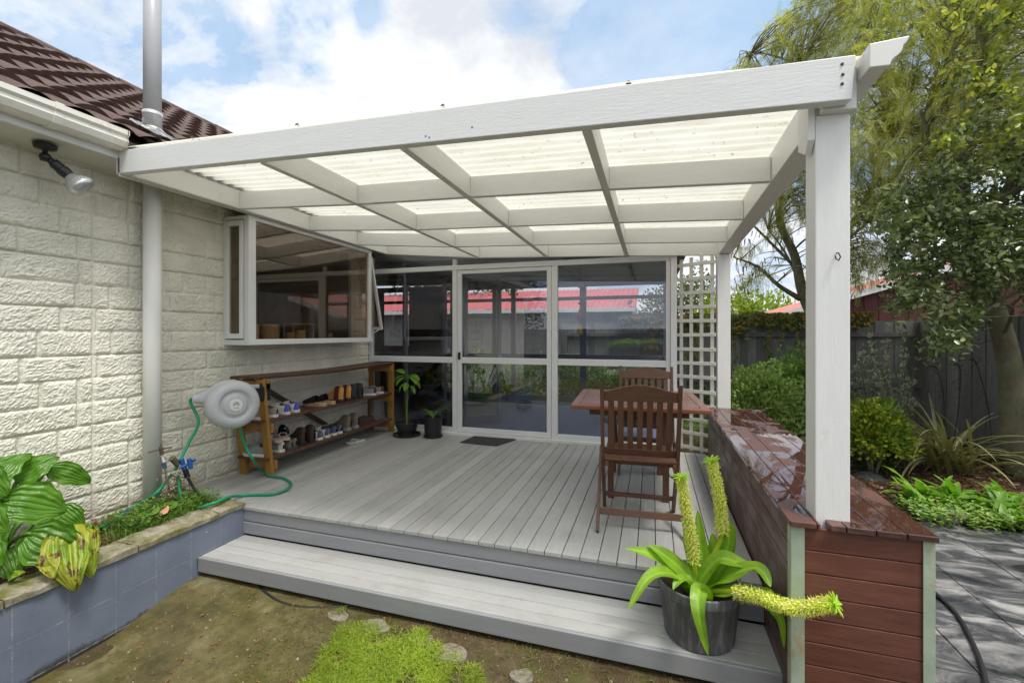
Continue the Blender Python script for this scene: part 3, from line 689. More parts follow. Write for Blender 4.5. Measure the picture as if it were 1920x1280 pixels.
# ================================================================ TABLE AND CHAIRS
def wood(name,a,b,st,rough=.4,worn=(.30,.20,.14)):
    s=NT(name); co=s.coord('Object',st)
    n=s.noise(co,7,7,.7,.5); c=s.ramp(n,[(.25,a),(.75,b)]); k=s.ramp(s.island(),[(0,.75),(1,1.2)]); c=s.mix(1.0,c,k,'MULTIPLY')
    w=s.ramp(s.noise(s.world(),26,7,.8),[(.62,0.0),(.75,.5)]); c=s.mix(w,c,worn)
    return s.done(s.bsdf(c,rough,s.bump(s.noise(co,30,6,.7),.3,.003),0,.4))
M_cw=wood('red_brown_hardwood_upright',(.085,.040,.024),(.18,.086,.052),(9,9,1)); M_cwx=wood('red_brown_hardwood_rail',(.085,.042,.026),(.19,.092,.058),(1,9,9)); M_cwy=wood('red_brown_hardwood_side',(.085,.034,.020),(.18,.075,.045),(9,1,9))
M_tt=wood('wet_table_top',(.16,.062,.045),(.26,.12,.09),(1,10,10),.22,(.34,.25,.20)); M_te=wood('table_edge',(.22,.075,.04),(.30,.11,.06),(1,9,9))
tb_=thing('table','square red brown slatted outdoor table behind the near chair','table',(-.12,3.83,0))
cz,sz_=math.cos(.05),math.sin(.05)
TC=V((-.12,3.83,0))
def rt(x,y,z): return (TC.x+x*cz-y*sz_,TC.y+x*sz_+y*cz,z)
def rbox(mb,x0,x1,y0,y1,z0,z1): mb.hexa([rt(x0,y0,z0),rt(x1,y0,z0),rt(x1,y1,z0),rt(x0,y1,z0),rt(x0,y0,z1),rt(x1,y0,z1),rt(x1,y1,z1),rt(x0,y1,z1)])
mb=MB(); hw,hd=.487,.505
for i in range(11):
    a=-hd+.055+i*(2*hd-.11)/11; rbox(mb,-hw+.06,hw-.06,a+.003,a+(2*hd-.11)/11-.003,.700,.7185)
rbox(mb,-hw,-hw+.058,-hd+.054,hd-.054,.698,.720); rbox(mb,hw-.058,hw,-hd+.054,hd-.054,.698,.720)
mb.build('tabletop',M_tt,tb_,bevel=.003)
mb=MB(); rbox(mb,-hw,hw,-hd,-hd+.052,.690,.720); mb.build('table_edge',M_te,tb_,bevel=.006)
mb=MB(); rbox(mb,-hw,hw,hd-.052,hd,.690,.720); mb.build('table_edge',M_te,tb_,bevel=.006)
mb=MB(); rbox(mb,-.36,.36,-.361,-.341,.63,.690);rbox(mb,-.36,.36,.341,.361,.63,.690);rbox(mb,-.17,.17,-.341,-.319,.28,.32);rbox(mb,-.17,.17,.319,.341,.28,.32); mb.build('apron',M_cwx,tb_,bevel=.002)
for sx_ in (-1,1):
    for sy in (-1,1):
        mb=MB(); rbox(mb,sx_*.20-.022,sx_*.20+.022,sy*.33-.022,sy*.33+.022,0,.69); mb.build('leg',M_cw,tb_,bevel=.003)
def make_chair(label,group):
    c=thing('folding_chair',label,'chair',(0,0,0),group)
    W=.235
    def stile(y0,z0,y1,z1,x,w=.022,d=.042,top=None):
        mb=MB(); mb.bar((x,y0,z0),(x,y1,z1),w,d,(0,1,0)); return mb
    # long stile from the back top down to the front foot
    T=V((0,.0,.925)); B=V((0,.46,.0))
    def Y(z): # y of stile at height z : upright back then kicks forward
        return interp(z,[0,.42,.925],[.43,.155,.0])
    for s_ in (-1,1):
        mb=MB(); pts=[(s_*W,Y(z),z) for z in (.0,.2,.42,.62,.80,.925)]
        for i in range(len(pts)-1):
            pass
        vs=[];fs=[]
        for (x,y,z) in pts:
            for dx,dy in ((-.012,-.02),(.012,-.02),(.012,.02),(-.012,.02)): vs.append((x+dx,y+dy,z+(.012 if z>.9 and dy<0 else 0)))
        n=len(pts)
        for i in range(n-1):
            for k in range(4): k2=(k+1)%4; fs.append((i*4+k,i*4+k2,i*4+k2+4,i*4+k+4))
        fs+=[(3,2,1,0),tuple(range(4*n-4,4*n))]; mb.add(vs,fs)
        mb.build('stile',M_cw,c,bevel=.004)
        mb=MB(); mb.bar((s_*(W-.028),-.03+.0,.0),(s_*(W-.028),.43,.42),.022,.036,(0,1,0)) if False else None
        mb.bar((s_*(W+.026),-.035,.006),(s_*(W+.026),.44,.43),.020,.036,(0,0,1)); mb.build('leg',M_cw,c,bevel=.004)
        mb=MB(); mb.box(s_*(W-.03)-.011,s_*(W-.03)+.011,.03,.47,.405,.437); mb.build('seat_rail',M_cwy,c,bevel=.003)
    # arched top rail
    mb=MB(); n=18
    top=[];bot=[]
    for i in range(n+1):
        x=lerp(-W+.013,W-.013,i/n); a=.045*math.cos(x/W*pi/2)**1.6; top.append((x,.885+a)); bot.append((x,.822))
    mb.prism(bot+top[::-1],'y',-.004,.020)
    for k,v in enumerate(mb.v): z=v[2]; mb.v[k]=(v[0],v[1]+Y(z)-.0,z)
    mb.build('top_rail',M_cwx,c,bevel=.004)
    mb=MB(); mb.box(-W+.013,W-.013,-.004,.020,.455,.50)
    for k,v in enumerate(mb.v): mb.v[k]=(v[0],v[1]+Y(v[2]),v[2])
    mb.build('lower_rail',M_cwx,c,bevel=.003)
    for i in range(7):
        x=-.179+i*.0597; mb=MB(); mb.box(x-.0185,x+.0185,.003,.014,.49,.83)
        for k,v in enumerate(mb.v): mb.v[k]=(v[0],v[1]+Y(v[2])-.001*(i%2),v[2])
        mb.build('back_slat',M_cw,c,bevel=.003)
    mb=MB()
    for i in range(7):
        y=.045+i*.062; mb.box(-W+.016,W-.016,y,y+.052,.439+.0*(i%2),.455)
    mb.build('seat',M_cwx,c,bevel=.003)
    mb=MB(); mb.bar((-W+.01,Y(.12),.12),(W-.01,Y(.12),.12),.03,.026); mb.build('stretcher',M_cwx,c,bevel=.003)
    mb=MB(); mb.bar((-W+.01,Y(.36),.395),(W-.01,Y(.36),.395),.03,.03); mb.build('stretcher',M_cwx,c,bevel=.003)
    mb=MB(); yb2=-.035+.475*.10/.43; mb.bar((-W-.016,yb2,.10),(W+.016,yb2,.10),.016,.042,(0,.3,1)); mb.build('stretcher',M_cwx,c,bevel=.003)
    return c
ch=make_chair('near red brown slat-back wooden chair with its back to the camera','folding chairs at the table')
ch2=dup(ch); ch2['label']='far red brown slat-back chair behind the table against the glass'
ch.location=(-.070,2.885,.0); ch.rotation_euler=(0,0,.06)
ch2.location=(-.06,4.50,0); ch2.rotation_euler=(0,0,pi+.03)
# doormat
mb=MB()
mb.hexa([(-2.10,4.70,.001),(-1.645,4.67,.001),(-1.53,5.03,.001),(-2.06,5.03,.001),(-2.10,4.70,.011),(-1.645,4.67,.011),(-1.53,5.03,.011),(-2.06,5.03,.011)])
simple('doormat','thin dark grey doormat in front of the sliding door','mat',mb,pmat('dark_mat',(.045,.042,.04),.95,.3,60,.6,180),bevel=.003)
# ================================================================ SHOE RACK
rk=thing('shoe_rack','three-tier wooden shoe rack with honey coloured legs against the block wall','rack',(-3.3,4.0,0))
M_honey=wood('honey_pine',(.27,.13,.025),(.40,.21,.05),(8,8,1),.5,(.20,.10,.03)); M_honeyx=wood('honey_pine_rail',(.27,.13,.025),(.40,.21,.05),(1,8,8),.5,(.20,.10,.03))
M_shelf=wood('brown_stained_shelf',(.06,.026,.018),(.115,.052,.036),(9,1,9),.45,(.24,.14,.10))
XB,XF=-3.47,-3.18
for (yt,yb3) in ((2.985,3.09),(4.975,4.975)):
    for x in (XB,XF):
        mb=MB(); mb.bar((x,yb3,0),(x,yt,.862),.032,.072,(1,0,0)); 
        mb.build('leg',M_honey,rk,bevel=.003)
    for z,o in ((.095,.02),(.42,.02),(.80,.0)):
        y=lerp(yb3,yt,z/.862)+(.038 if yt<4 else -.038)
        mb=MB(); mb.box(XB-.02,XF+.035,y-.016,y+.016,z-.03,z+.045); mb.build('cross_rail',M_honeyx,rk,bevel=.003)
ZS=(.155,.485,.862)
for z in ZS[:2]:
    mb=MB()
    for k in range(2):
        xa=XB-.01+k*.165; mb.box(xa,xa+.158,2.99 if z>.3 else 3.02,5.0,z,z+.021)
    mb.build('shelf',M_shelf,rk,bevel=.003)
mb=MB()
for k in range(2):
    xa=XB-.02+k*.172
    def tp(u,w,xa=xa,dz=0): 
        y=lerp(2.96,5.01,u); return (xa+w*.165,y,.862+dz-.018*math.sin(pi*u)+.002*math.sin(u*9+k))
    n=24; vs=[]; 
    for i in range(n+1):
        for dz in (0,.02):
            for w in (0,1): vs.append(tp(i/n,w,xa,dz))
    fs=[]
    for i in range(n):
        a=i*4;b=a+4; fs+=[(a,b,b+1,a+1),(a+2,a+3,b+3,b+2),(a,a+2,b+2,b),(a+1,b+1,b+3,a+3)]
    fs+=[(0,1,3,2),(n*4,n*4+2,n*4+3,n*4+1)]; mb.add(vs,fs)
mb.build('shelf',M_shelf,rk)
mb=MB(); mb.bar((XB-.035,3.15,.84),(XB-.035,4.28,.16),.018,.10,(1,0,0)); mb.build('brace',M_shelf,rk,bevel=.002)
# ---------------------------------------------------------------- shoes
def shoemat(n,c,r=.7): return pmat('shoe_'+n,c,r,.15,25,.25,160)
S_={k:shoemat(k,c) for k,c in dict(white=(.62,.60,.56),blue=(.06,.08,.45),mauve=(.28,.23,.22),grey=(.20,.21,.23),black=(.015,.014,.014),brown=(.035,.02,.016),sage=(.20,.23,.21),cream=(.52,.49,.40),tan=(.50,.24,.07),maroon=(.10,.02,.015),olive=(.13,.115,.08),navy=(.05,.075,.16),cork=(.42,.30,.18),lining=(.03,.028,.03),pink=(.42,.33,.30),slate=(.05,.06,.065)).items()}
def shoe(kind,up,sole,acc,label,pos,rz,L=.275,group=None,tilt=0):
    nm={'shoe':'shoe','boot':'boot','clog':'clog','flip':'flip_flop'}[kind]
    o=thing(nm,label,{'shoe':'shoe','boot':'boot','clog':'clog','flip':'sandal'}[kind],(0,0,0),group)
    def hw(t): return interp(t,[0,.06,.2,.45,.7,.88,.97,1],[.012,.029,.035,.036,.048,.042,.026,.008])
    def off(t): return .012*math.sin(pi*t)*0.6
    st=.022 if kind!='flip' else .014
    # sole
    mb=MB(); n=20; lo=[];
    ts=[i/n for i in range(n+1)]
    ring=[(t*L-.0,hw(t)*1.08+off(t)) for t in ts]+[(t*L,-hw(t)*1.08+off(t)) for t in ts[::-1]]
    m=len(ring); heel=.012 if kind in('boot','clog') else .004
    def sz(x,top): t=x/L; return (st+ (heel if t<.5 else heel*max(0,1-(t-.5)*4)) + (.010*max(0,t-.8)*5)) if top else (.006*max(0,t-.8)*5)
    vs=[(x,y,sz(x,0)) for x,y in ring]+[(x*1.0,y,sz(x,1)) for x,y in ring]
    mb.add(vs,[tuple(range(m))[::-1],tuple(range(m,2*m))]+[(i,(i+1)%m,(i+1)%m+m,i+m) for i in range(m)])
    mb.build('sole',S_[sole],o,bevel=.002)
    if kind=='flip':
        mb=MB(); mb.tube(spline([(.45*L,.036,.014),(.55*L,.03,.04),(.70*L,.004,.04),(.78*L,.002,.014)],5),.006,6); mb.tube(spline([(.45*L,-.034,.014),(.55*L,-.028,.04),(.70*L,0,.04),(.78*L,.002,.014)],5),.006,6); mb.build('strap',S_[up],o,smooth_=True)
    else:
        a0,a1=(0,1) if kind!='clog' else (.40,1)
        if kind=='boot': hp=([0,.05,.12,.30,.40,.50,.65,.85,1],[.10,.135,.140,.140,.128,.088,.068,.052,.018])
        elif kind=='clog': hp=([.4,.5,.6,.8,1],[.075,.072,.065,.05,.018])
        else: hp=([0,.04,.15,.30,.42,.55,.7,.88,1],[.045,.068,.064,.060,.078,.070,.056,.046,.014])
        base=st+.0
        def up_(u,w,g=0.):
            t=lerp(a0,a1,u); h=interp(t,*hp)+g; W=hw(t)*(1+.06*0)+g; a=pi*w
            pw=.55
            cx_=math.cos(a); sx2=math.sin(a)
            y=W*(abs(cx_)**.75)*(1 if cx_>0 else -1)*(1-.30*(sx2**2)*(1 if t<.45 and kind=='boot' else .6))
            return (t*L-(.0), y+off(t), base+sz(t*L,1)-st+(h)*(sx2**.75))
        mb=MB(); mb.grid(16,14,up_); mb.build('upper',S_[up],o,smooth_=True)
        # opening
        mb=MB()
        if kind=='clog': mb.grid(1,8,lambda u,w:(a0*L-.001-u*.0005,up_(0,w)[1]*.9,up_(0,w)[2]*.9+.004))
        else:
            t0,t1=(.06,.40)
            rr_=[]
            for k in range(20):
                a=2*pi*k/20; t=lerp(t0,t1,.5+.5*math.cos(a)); y=math.sin(a)*.024
                rr_.append((t*L,y+off(t),base+interp(t,*hp)+.003+ (.0)))
            mb.add(rr_,[tuple(range(20))])
        mb.build('opening',S_['lining'],o)
        if acc:
            mb=MB()
            if kind=='boot' and acc=='maroon': mb.grid(3,14,lambda u,w: up_(.16+u*.2,w,.0015))
            else: mb.grid(4,14,lambda u,w: up_(u*(.11 if kind=='shoe' else .06),w,.0022))
            mb.build('heel_panel' if acc!='maroon' else 'elastic_gusset',S_[acc],o,smooth_=True)
        if kind in('shoe','boot') and up not in('tan','brown','sage'):
            mb=MB()
            for q in range(5):
                t=.44+q*.05; z=base+interp(t,*hp)+.004; mb.tube([(t*L,.018,z-.006),(t*L+.004,0,z+.002),(t*L,-.018,z-.006)],.0028,5)
            mb.build('laces',S_['white' if up!='black' else 'slate'],o)
    o.location=pos; o.rotation_euler=(0,tilt,rz); return o
def yx(px,x=-3.22): d=ray(px,700); return x*d.y/d.x
zm,zl=.485+.0215,.155+.0215
def pair(kind,up,sole,acc,desc,px1,px2,z,rz=pi,x=-3.185,L=.275,g=None):
    for i,p in enumerate((px1,px2)):
        shoe(kind,up,sole,acc,desc%(('nearer to the camera','farther from the camera')[i]),(x,yx(p,x),z),rz+R.uniform(-.06,.06),L,g)
pair('shoe','mauve','white',None,'grey mauve sneaker at the near end of the middle shelf, %s',498,520,zm,g='shoes on the middle shelf')
pair('shoe','white','white','blue','white running shoe with bright blue heel on the middle shelf, %s',543,561,zm,g='shoes on the middle shelf')
pair('clog','black','cork',None,'black clog with pale cork footbed on the middle shelf, %s',612,628,zm,g='shoes on the middle shelf')
pair('boot','tan','brown','maroon','tan ankle boot with maroon elastic side on the middle shelf, %s',645,659,zm,g='shoes on the middle shelf')
pair('boot','slate','black','black','black laced hiking boot on the middle shelf, %s',671,680,zm,g='shoes on the middle shelf')
pair('shoe','grey','white','maroon','grey running shoe at the far end of the middle shelf, %s',706,720,zm,rz=pi+.5,g='shoes on the middle shelf')
pair('shoe','sage','white','cream','sage canvas shoe with cream panels on the bottom shelf, %s',507,532,zl,g='shoes on the bottom shelf')
shoe('shoe','sage','white','cream','lone sage canvas shoe behind the near rack leg on the bottom shelf',(-3.23,3.10,zl),pi-.1,.27,'shoes on the bottom shelf')
for i,(px,zz_) in enumerate(((517,.098),(531,.101))):
    shoe('flip','pink','pink',None,('nearer' if i==0 else 'farther')+' pink beige flip-flop lying on top of the sage shoes',(-3.17,yx(px),zl+zz_),pi-.5,.255)
pair('shoe','olive','slate',None,'olive grey leather shoe on the bottom shelf, %s',548,556,zl,L=.24,g='shoes on the bottom shelf')
pair('boot','brown','black','brown','dark brown leather boot on the bottom shelf, %s',573,590,zl,L=.25,g='shoes on the bottom shelf')
pair('shoe','white','white','navy','white running shoe with navy heel on the bottom shelf, %s',604,618,zl,g='shoes on the bottom shelf')
pair('shoe','slate','white','navy','grey blue running shoe on the bottom shelf, %s',631,641,zl,g='shoes on the bottom shelf')
pair('boot','olive','sage',None,'olive hiking boot with loose laces on the bottom shelf, %s',658,672,zl,g='shoes on the bottom shelf')
shoe('clog','slate','black',None,'dark green slip-on clog at the back of the bottom shelf',(-3.30,yx(528,-3.3),zl+.099),pi-.9,.26)
shoe('shoe','brown','maroon',None,'brown leather slip-on at the far end of the bottom shelf',(-3.2,yx(698),zl),-2.2,.28)
shoe('flip','white','white',None,'white sandal on the deck under the far end of the rack',(-3.22,yx(684),.002),-1.9,.25)
s=NT('clear_plastic_box'); a_=s.n('ShaderNodeBsdfTransparent'); b_=s.bsdf((.3,.3,.32),.2); mx=s.n('ShaderNodeMixShader'); mx.inputs[0].default_value=.35; s.l(a_.outputs[0],mx.inputs[1]); s.l(b_,mx.inputs[2]); Mcp=s.done(mx.outputs[0])
mb=MB()
yc=yx(712,-3.3)
mb.grid(18,8,lambda u,w:(-3.33+math.cos(u*2*pi)*(.085-.02*w)*(1+.08*math.sin(7*u*6)),yc+math.sin(u*2*pi)*(.12-.02*w),zl+.001+w*.26+.01*math.sin(u*31)*w))
simple('plastic_bag','crumpled clear plastic bag standing on the far end of the bottom shelf','bag',mb,Mcp,smooth_=True)
# ================================================================ HOSE REEL
RC=V((-3.12,2.665,.70))
rl=thing('hose_reel','round grey plastic hose reel hung from the rack end','hose reel',tuple(RC))
M_reel=pmat('grey_reel_plastic',(.43,.445,.465),.4,.05,4,.05,60); M_reell=pmat('pale_reel_badge',(.62,.62,.62),.45,.03)
ax=V((.90,-.43,.04)).normalized(); q=ax.to_track_quat('Z','Y').to_matrix().to_4x4()
mb=MB(); mb.lathe([(0,-.12),(.09,-.12),(.145,-.105),(.178,-.06),(.188,-.01),(.187,.03),(.178,.062),(.160,.083),(.140,.092),(.122,.094),(.112,.090),(.104,.078),(.096,.074),(.088,.078),(.080,.090),(.070,.095),(.055,.096),(0,.0962)],RC,72,q); mb.build('drum',M_reel,rl,smooth_=True)
mb=MB(); mb.lathe([(0,.0965),(.046,.0965),(.047,.098),(.044,.1015),(0,.102)],RC,40,q); bd=mb.build('badge',M_reell,rl,smooth_=False)
# printed emblem : ring of small leaf ticks with a line of tiny marks beneath
mb=MB(); ex=q@V((1,0,0)); ey=q@V((0,1,0)); ex=V(ex);ey=V(ey)
if abs(ex.z)>abs(ey.z): ex,ey=ey,ex
if ey.z<0: ey=-ey
ex=ey.cross(ax).normalized()
o_=RC+ax*.1025
for k in range(9):
    a=pi*(-.1+1.2*k/8); d=ex*math.cos(a)+ey*math.sin(a); mb.bar(o_+ey*.004+d*.008,o_+ey*.004+d*.022,.0035,.001,ax)
for k in range(5): mb.bar(o_-ey*.022+ex*(-.014+k*.007),o_-ey*.022+ex*(-.010+k*.007),.006,.001,ax)
mb.build('printed_emblem',pmat('badge_print',(.12,.12,.12),.5),rl)
# spout hood : a box that runs tangent from the drum top towards the outlet
tg=V((-ax.y,ax.x,0)).normalized()
if tg.x>0: tg=-tg   # towards the left of the picture
tgl=V((-.80,-.60,0)).normalized(); hx=V((.60,-.80,0))
mb=MB(); up=V((0,0,1))
def hood(u,w):
    # u along the spout (0 at drum crown, 1 at mouth) ; w around
    top_=.190-.098*smooth((u-.25)/.75); bt_=lerp(-.03,.030,u)
    c=RC+up*((top_+bt_)/2)+tgl*lerp(-.02,.240,u)+hx*lerp(-.01,.0,u)
    hh=(top_-bt_)/2; ww=lerp(.088,.080,u); a=2*pi*w; ca=math.cos(a); sa=math.sin(a)
    return tuple(c+hx*(ww*(abs(ca)**.5)*(1 if ca>0 else -1))+up*(hh*(abs(sa)**.6)*(1 if sa>0 else -1)))
mb.grid(14,32,hood); mb.build('spout',M_reel,rl,smooth_=True)
mb=MB(); mc=RC+up*.062+tgl*.2405
mb.grid(1,32,lambda u,w:tuple(mc+tgl*.0+ (hx*(.070*(abs(math.cos(2*pi*w))**.5)*(1 if math.cos(2*pi*w)>0 else -1))+up*(.024*(abs(math.sin(2*pi*w))**.6)*(1 if math.sin(2*pi*w)>0 else -1)))*u)); mb.build('outlet',M_black,rl)
mb=MB(); mb.box(-3.17,-3.135,2.86,2.99,.70,.80); mb.box(-3.163,-3.145,2.955,3.06,.675,.83); 
mb.build('wall_bracket',M_black,rl,bevel=.008)
mb=MB(); mb.bar(RC+V((0,.02,.13)),V((-3.15,2.93,.81)),.035,.03); mb.build('arm',M_reel,rl,bevel=.006)
# ================================================================ HOSES AND TAP FITTINGS
M_hose=pmat('green_hose',(.005,.24,.115),.35,.08,10,.05,100); M_bluep=pmat('blue_fitting',(.02,.09,.32),.4,.1,10); M_blk=pmat('black_hose',(.018,.018,.018),.45,.1,10,.1,80)
h=lambda px,py,a,v:at(px,py,a,v)
m0=mc+tgl*.005
mb=MB(); mb.tube(spline([m0+tgl*-.05,m0+tgl*.0+V((0,0,-.004)),m0+tgl*.03+V((0,0,-.03)),h(372,790,'x',-3.27),h(355,828,'x',-3.28),h(338,862,'x',-3.28),h(328,882,'x',-3.28)],8),.0105,12)
tag(mb.build('green_hose',M_hose,None,smooth_=True),'green garden hose hanging from the reel spout down to the tap fittings','hose')
mb=MB(); pts=[RC+V((.02,.05,-.15)),h(453,815,'x',-3.12),h(461,838,'x',-3.10),h(476,864,'x',-3.06),h(490,880,'z',.06),h(506,891,'z',.02),h(527,895,'z',.0125),h(541,901,'z',.0125),h(545,909,'z',.0125),h(535,919,'z',.0125),h(510,926,'z',.0125),h(475,927,'z',.014),h(448,929,'z',.02),h(428,932,'z',.058),h(408,940,'z',.063),h(385,948,'z',.05),h(372,953,'z',.03)]
mb.tube(spline(pts,7),.0105,12); tag(mb.build('green_hose',M_hose,None,smooth_=True),'green hose looping from under the reel across the deck to the planter','hose')
mb=MB(); mb.tube(spline([h(332,892,'x',-3.27),h(336,915,'x',-3.25),h(344,950,'x',-3.2)],6),.0105,10); tag(mb.build('green_hose',M_hose,None,smooth_=True),'short green hose going down into the weeds below the tap fittings','hose')
hz_=thing('green_hose','green hose piece with blue ends lying along the planter bed','hose',tuple(h(235,960,'z',.03)))
mb=MB(); mb.tube(spline([h(322,888,'x',-3.32),h(304,912,'x',-3.34),h(288,928,'x',-3.36),h(262,944,'z',.04),h(240,957,'z',.03),h(205,980,'z',.02),h(180,991,'z',.02)],6),.0105,10); mb.build('hose_tube',M_hose,hz_,smooth_=True)
for a,b in ((h(245,953,'z',.03),h(232,962,'z',.03)),(h(182,990,'z',.02),h(164,997,'z',.02))):
    mb=MB(); mb.tube([a,lerp(a,b,.3),lerp(a,b,.35),b],[.013,.016,.019,.016],12); mb.build('connector',M_bluep,hz_)
mb=MB(); mb.tube(spline([h(351,893,'x',-3.22),h(362,912,'x',-3.2),h(376,928,'x',-3.15),h(398,940,'z',.03),h(412,944,'z',.02)],6),.010,10); tag(mb.build('black_hose',M_blk,None,smooth_=True),'thin black hose curving from the blue tap fitting into the bed','hose')
tp_=thing('tap_fitting','blue and black garden tap connectors on the black hose beside the pipe','tap',tuple(h(345,895,'x',-3.23)))
def cy(a,b,r,mat,nm,par): mb=MB(); mb.tube([a,lerp(V(a),V(b),.5),b],[r,r*.92,r],12); return mb.build(nm,mat,par,bevel=.001)
cy(h(352,894,'x',-3.23),h(346,878,'x',-3.23),.018,M_black,'collar',tp_); cy(h(346,879,'x',-3.23),h(340,860,'x',-3.23),.016,M_bluep,'connector',tp_)
cy(h(338,876,'x',-3.23),h(361,866,'x',-3.2),.010,M_bluep,'manifold',tp_); cy(h(358,878,'x',-3.2),h(354,860,'x',-3.2),.015,M_bluep,'connector',tp_)
cy(h(360,864,'x',-3.2),h(366,862,'x',-3.2),.012,M_bluep,'tap_knob',tp_); cy(h(333,870,'x',-3.26),h(322,858,'x',-3.26),.022,pmat('weathered_brass',(.10,.085,.05),.6,.3,20),'brass_tap',tp_)
sp_=thing('sprinkler','thin riser sprinkler with rusty arms standing in front of the pipe','sprinkler',tuple(h(316,915,'x',-3.3)))
M_rb=pmat('rusty_arm',(.09,.06,.04),.8,.3,30)
cy(h(319,925,'x',-3.3),h(308,872,'x',-3.3),.006,pmat('dull_steel',(.3,.3,.28),.4,metal=.6),'riser',sp_); cy(h(309,877,'x',-3.3),h(307,867,'x',-3.3),.014,M_slate if False else S_['navy'],'collar',sp_); cy(h(307,866,'x',-3.3),h(303,850,'x',-3.3),.007,M_frame,'riser_tube',sp_); cy(h(304,852,'x',-3.3),h(301,838,'x',-3.3),.013,M_rb,'head',sp_)
mb=MB(); mb.tube([h(277,848,'x',-3.32),h(300,842,'x',-3.3),h(322,838,'x',-3.27)],.005,6); mb.build('arm',M_rb,sp_)
mb=MB(); mb.tube([h(302,846,'x',-3.3),h(302,831,'x',-3.3)],[.006,.004],6); mb.build('spike',M_rb,sp_)
# ================================================================ GROUND
def groundmat():
    s=NT('soil_and_thatch'); co=s.world()
    n=s.noise(co,5,9,.75); c=s.ramp(n,[(.3,(.035,.024,.012)),(.55,(.085,.062,.032)),(.75,(.16,.125,.07))])
    m=s.ramp(s.noise(co,3.1,6,.7),[(.50,0.0),(.66,.8)]); c=s.mix(m,c,(.085,.095,.02))
    sp=s.ramp(s.noise(co,60,3,.6),[(.70,0.0),(.76,.8)]); c=s.mix(sp,c,(.30,.25,.18))
    return s.done(s.bsdf(c,.9,s.bump(s.noise(co,45,8,.8),.9,.02),0,.2))
M_soil=groundmat()
mb=MB(); mb.box(-70,70,-70,70,-.7,-.42); tag(mb.build('ground',M_soil),'brown soil with dead grass in front of the step',kind='structure')
def gz(x,y): return -.418+.085*smooth((y-1.62)/.5)+.006*noise.noise(V((x*3,y*3,0)))
def padmat():
    s=NT('mossy_concrete_and_soil'); co=s.world()
    n=s.noise(co,3,8,.7); c=s.ramp(n,[(.30,(.050,.043,.016)),(.52,(.112,.094,.036)),(.75,(.23,.20,.115))])
    m=s.ramp(s.noise(co,1.7,6,.65,.5),[(.44,0.0),(.62,.75)]); c=s.mix(m,c,(.068,.062,.009)); e_=s.ramp(s.noise(co,14,8,.8),[(.35,.65),(.7,1.35)]); c=s.mix(1.0,c,e_,'MULTIPLY')
    sp=s.ramp(s.noise(co,90,2,.5),[(.74,0.0),(.79,.9)]); c=s.mix(sp,c,(.38,.34,.26))
    n2=s.noise(co,6,9,.8); c2=s.ramp(n2,[(.3,(.030,.019,.010)),(.5,(.080,.055,.028)),(.72,(.17,.125,.07))]); m2=s.ramp(s.noise(co,4.2,6,.7),[(.48,0.0),(.62,.8)]); c2=s.mix(m2,c2,(.075,.080,.018))
    x=s.n('ShaderNodeSeparateXYZ'); s.l(co,x.inputs[0])
    k=s.math('ADD',s.math('ADD',x.outputs[0],s.math('MULTIPLY',x.outputs[1],.5)),s.math('MULTIPLY',s.noise(co,3.5,8,.75),.9)); k=s.ramp(s.math('ADD',k,.62),[(.30,0.0),(.55,1.0)])
    c=s.mix(k,c,c2); h=s.math('ADD',s.noise(co,75,6,.75),s.math('MULTIPLY',s.noise(co,26,8,.8),k))
    return s.done(s.bsdf(c,s.ramp(n,[(.3,.35),(.6,.8)]),s.bump(h,.7,.010),0,.3))
mb=MB(); mb.grid(90,60,lambda u,w:(lerp(-2.834,.54,u),lerp(-1.5,2.42,w),gz(lerp(-2.834,.54,u),lerp(-1.5,2.42,w)))); tag(mb.build('concrete_path',padmat(),None,smooth_=True),'mossy damp concrete and soil in front of the step',kind='structure')
# stepping stones
M_st=stone('flat_stone',(.16,.145,.11),(.30,.27,.21),(.085,.085,.03),.5,.7)
for i,(px,py,r,lb) in enumerate(((634,1160,.085,'mossy flat stone at the near left end of the stone row'),(702,1178,.10,'pale round stone second from the left in the stone row'),(790,1203,.075,'small grey stone between the pale round stone and the largest'),(846,1226,.125,'largest flat buff stone in the row beside the grass'),(981,1270,.075,'small stone half sunk in the soil at the bottom edge'))):
    p=at(px,py,'z',-.35); mb=MB(); k=[R.uniform(.75,1.15) for _ in range(9)]
    def stf(u,w,p=p,r=r,k=k):
        a=u*2*pi; kk=lerp(k[int(u*9)%9],k[(int(u*9)+1)%9],smooth(u*9%1)); rr=r*kk*min(1,w*1.25); z=gz(p.x,p.y)+.007+.004*noise.noise(V((math.cos(a)*3*w,math.sin(a)*3*w,p.x))) if w<.85 else gz(p.x,p.y)+.007-(w-.85)*.1
        return (p.x+rr*.62*math.cos(a)*1.35,p.y+rr*.62*math.sin(a)*.9,z)
    mb.grid(36,10,stf); tag(mb.build('stepping_stone',M_st,None,smooth_=True),lb,'stone','flat stones set in the soil')
# black irrigation pipe
mb=MB(); mb.tube(spline([at(482,1085,'z',-.33),at(492,1105,'z',-.335),at(525,1128,'z',-.335),at(570,1138,'z',-.335),at(630,1137,'z',-.335),at(668,1132,'z',-.33)],7),.009,10); tag(mb.build('irrigation_pipe',M_blk,None,smooth_=True),'thin black pipe lying on the soil just under the step','pipe')
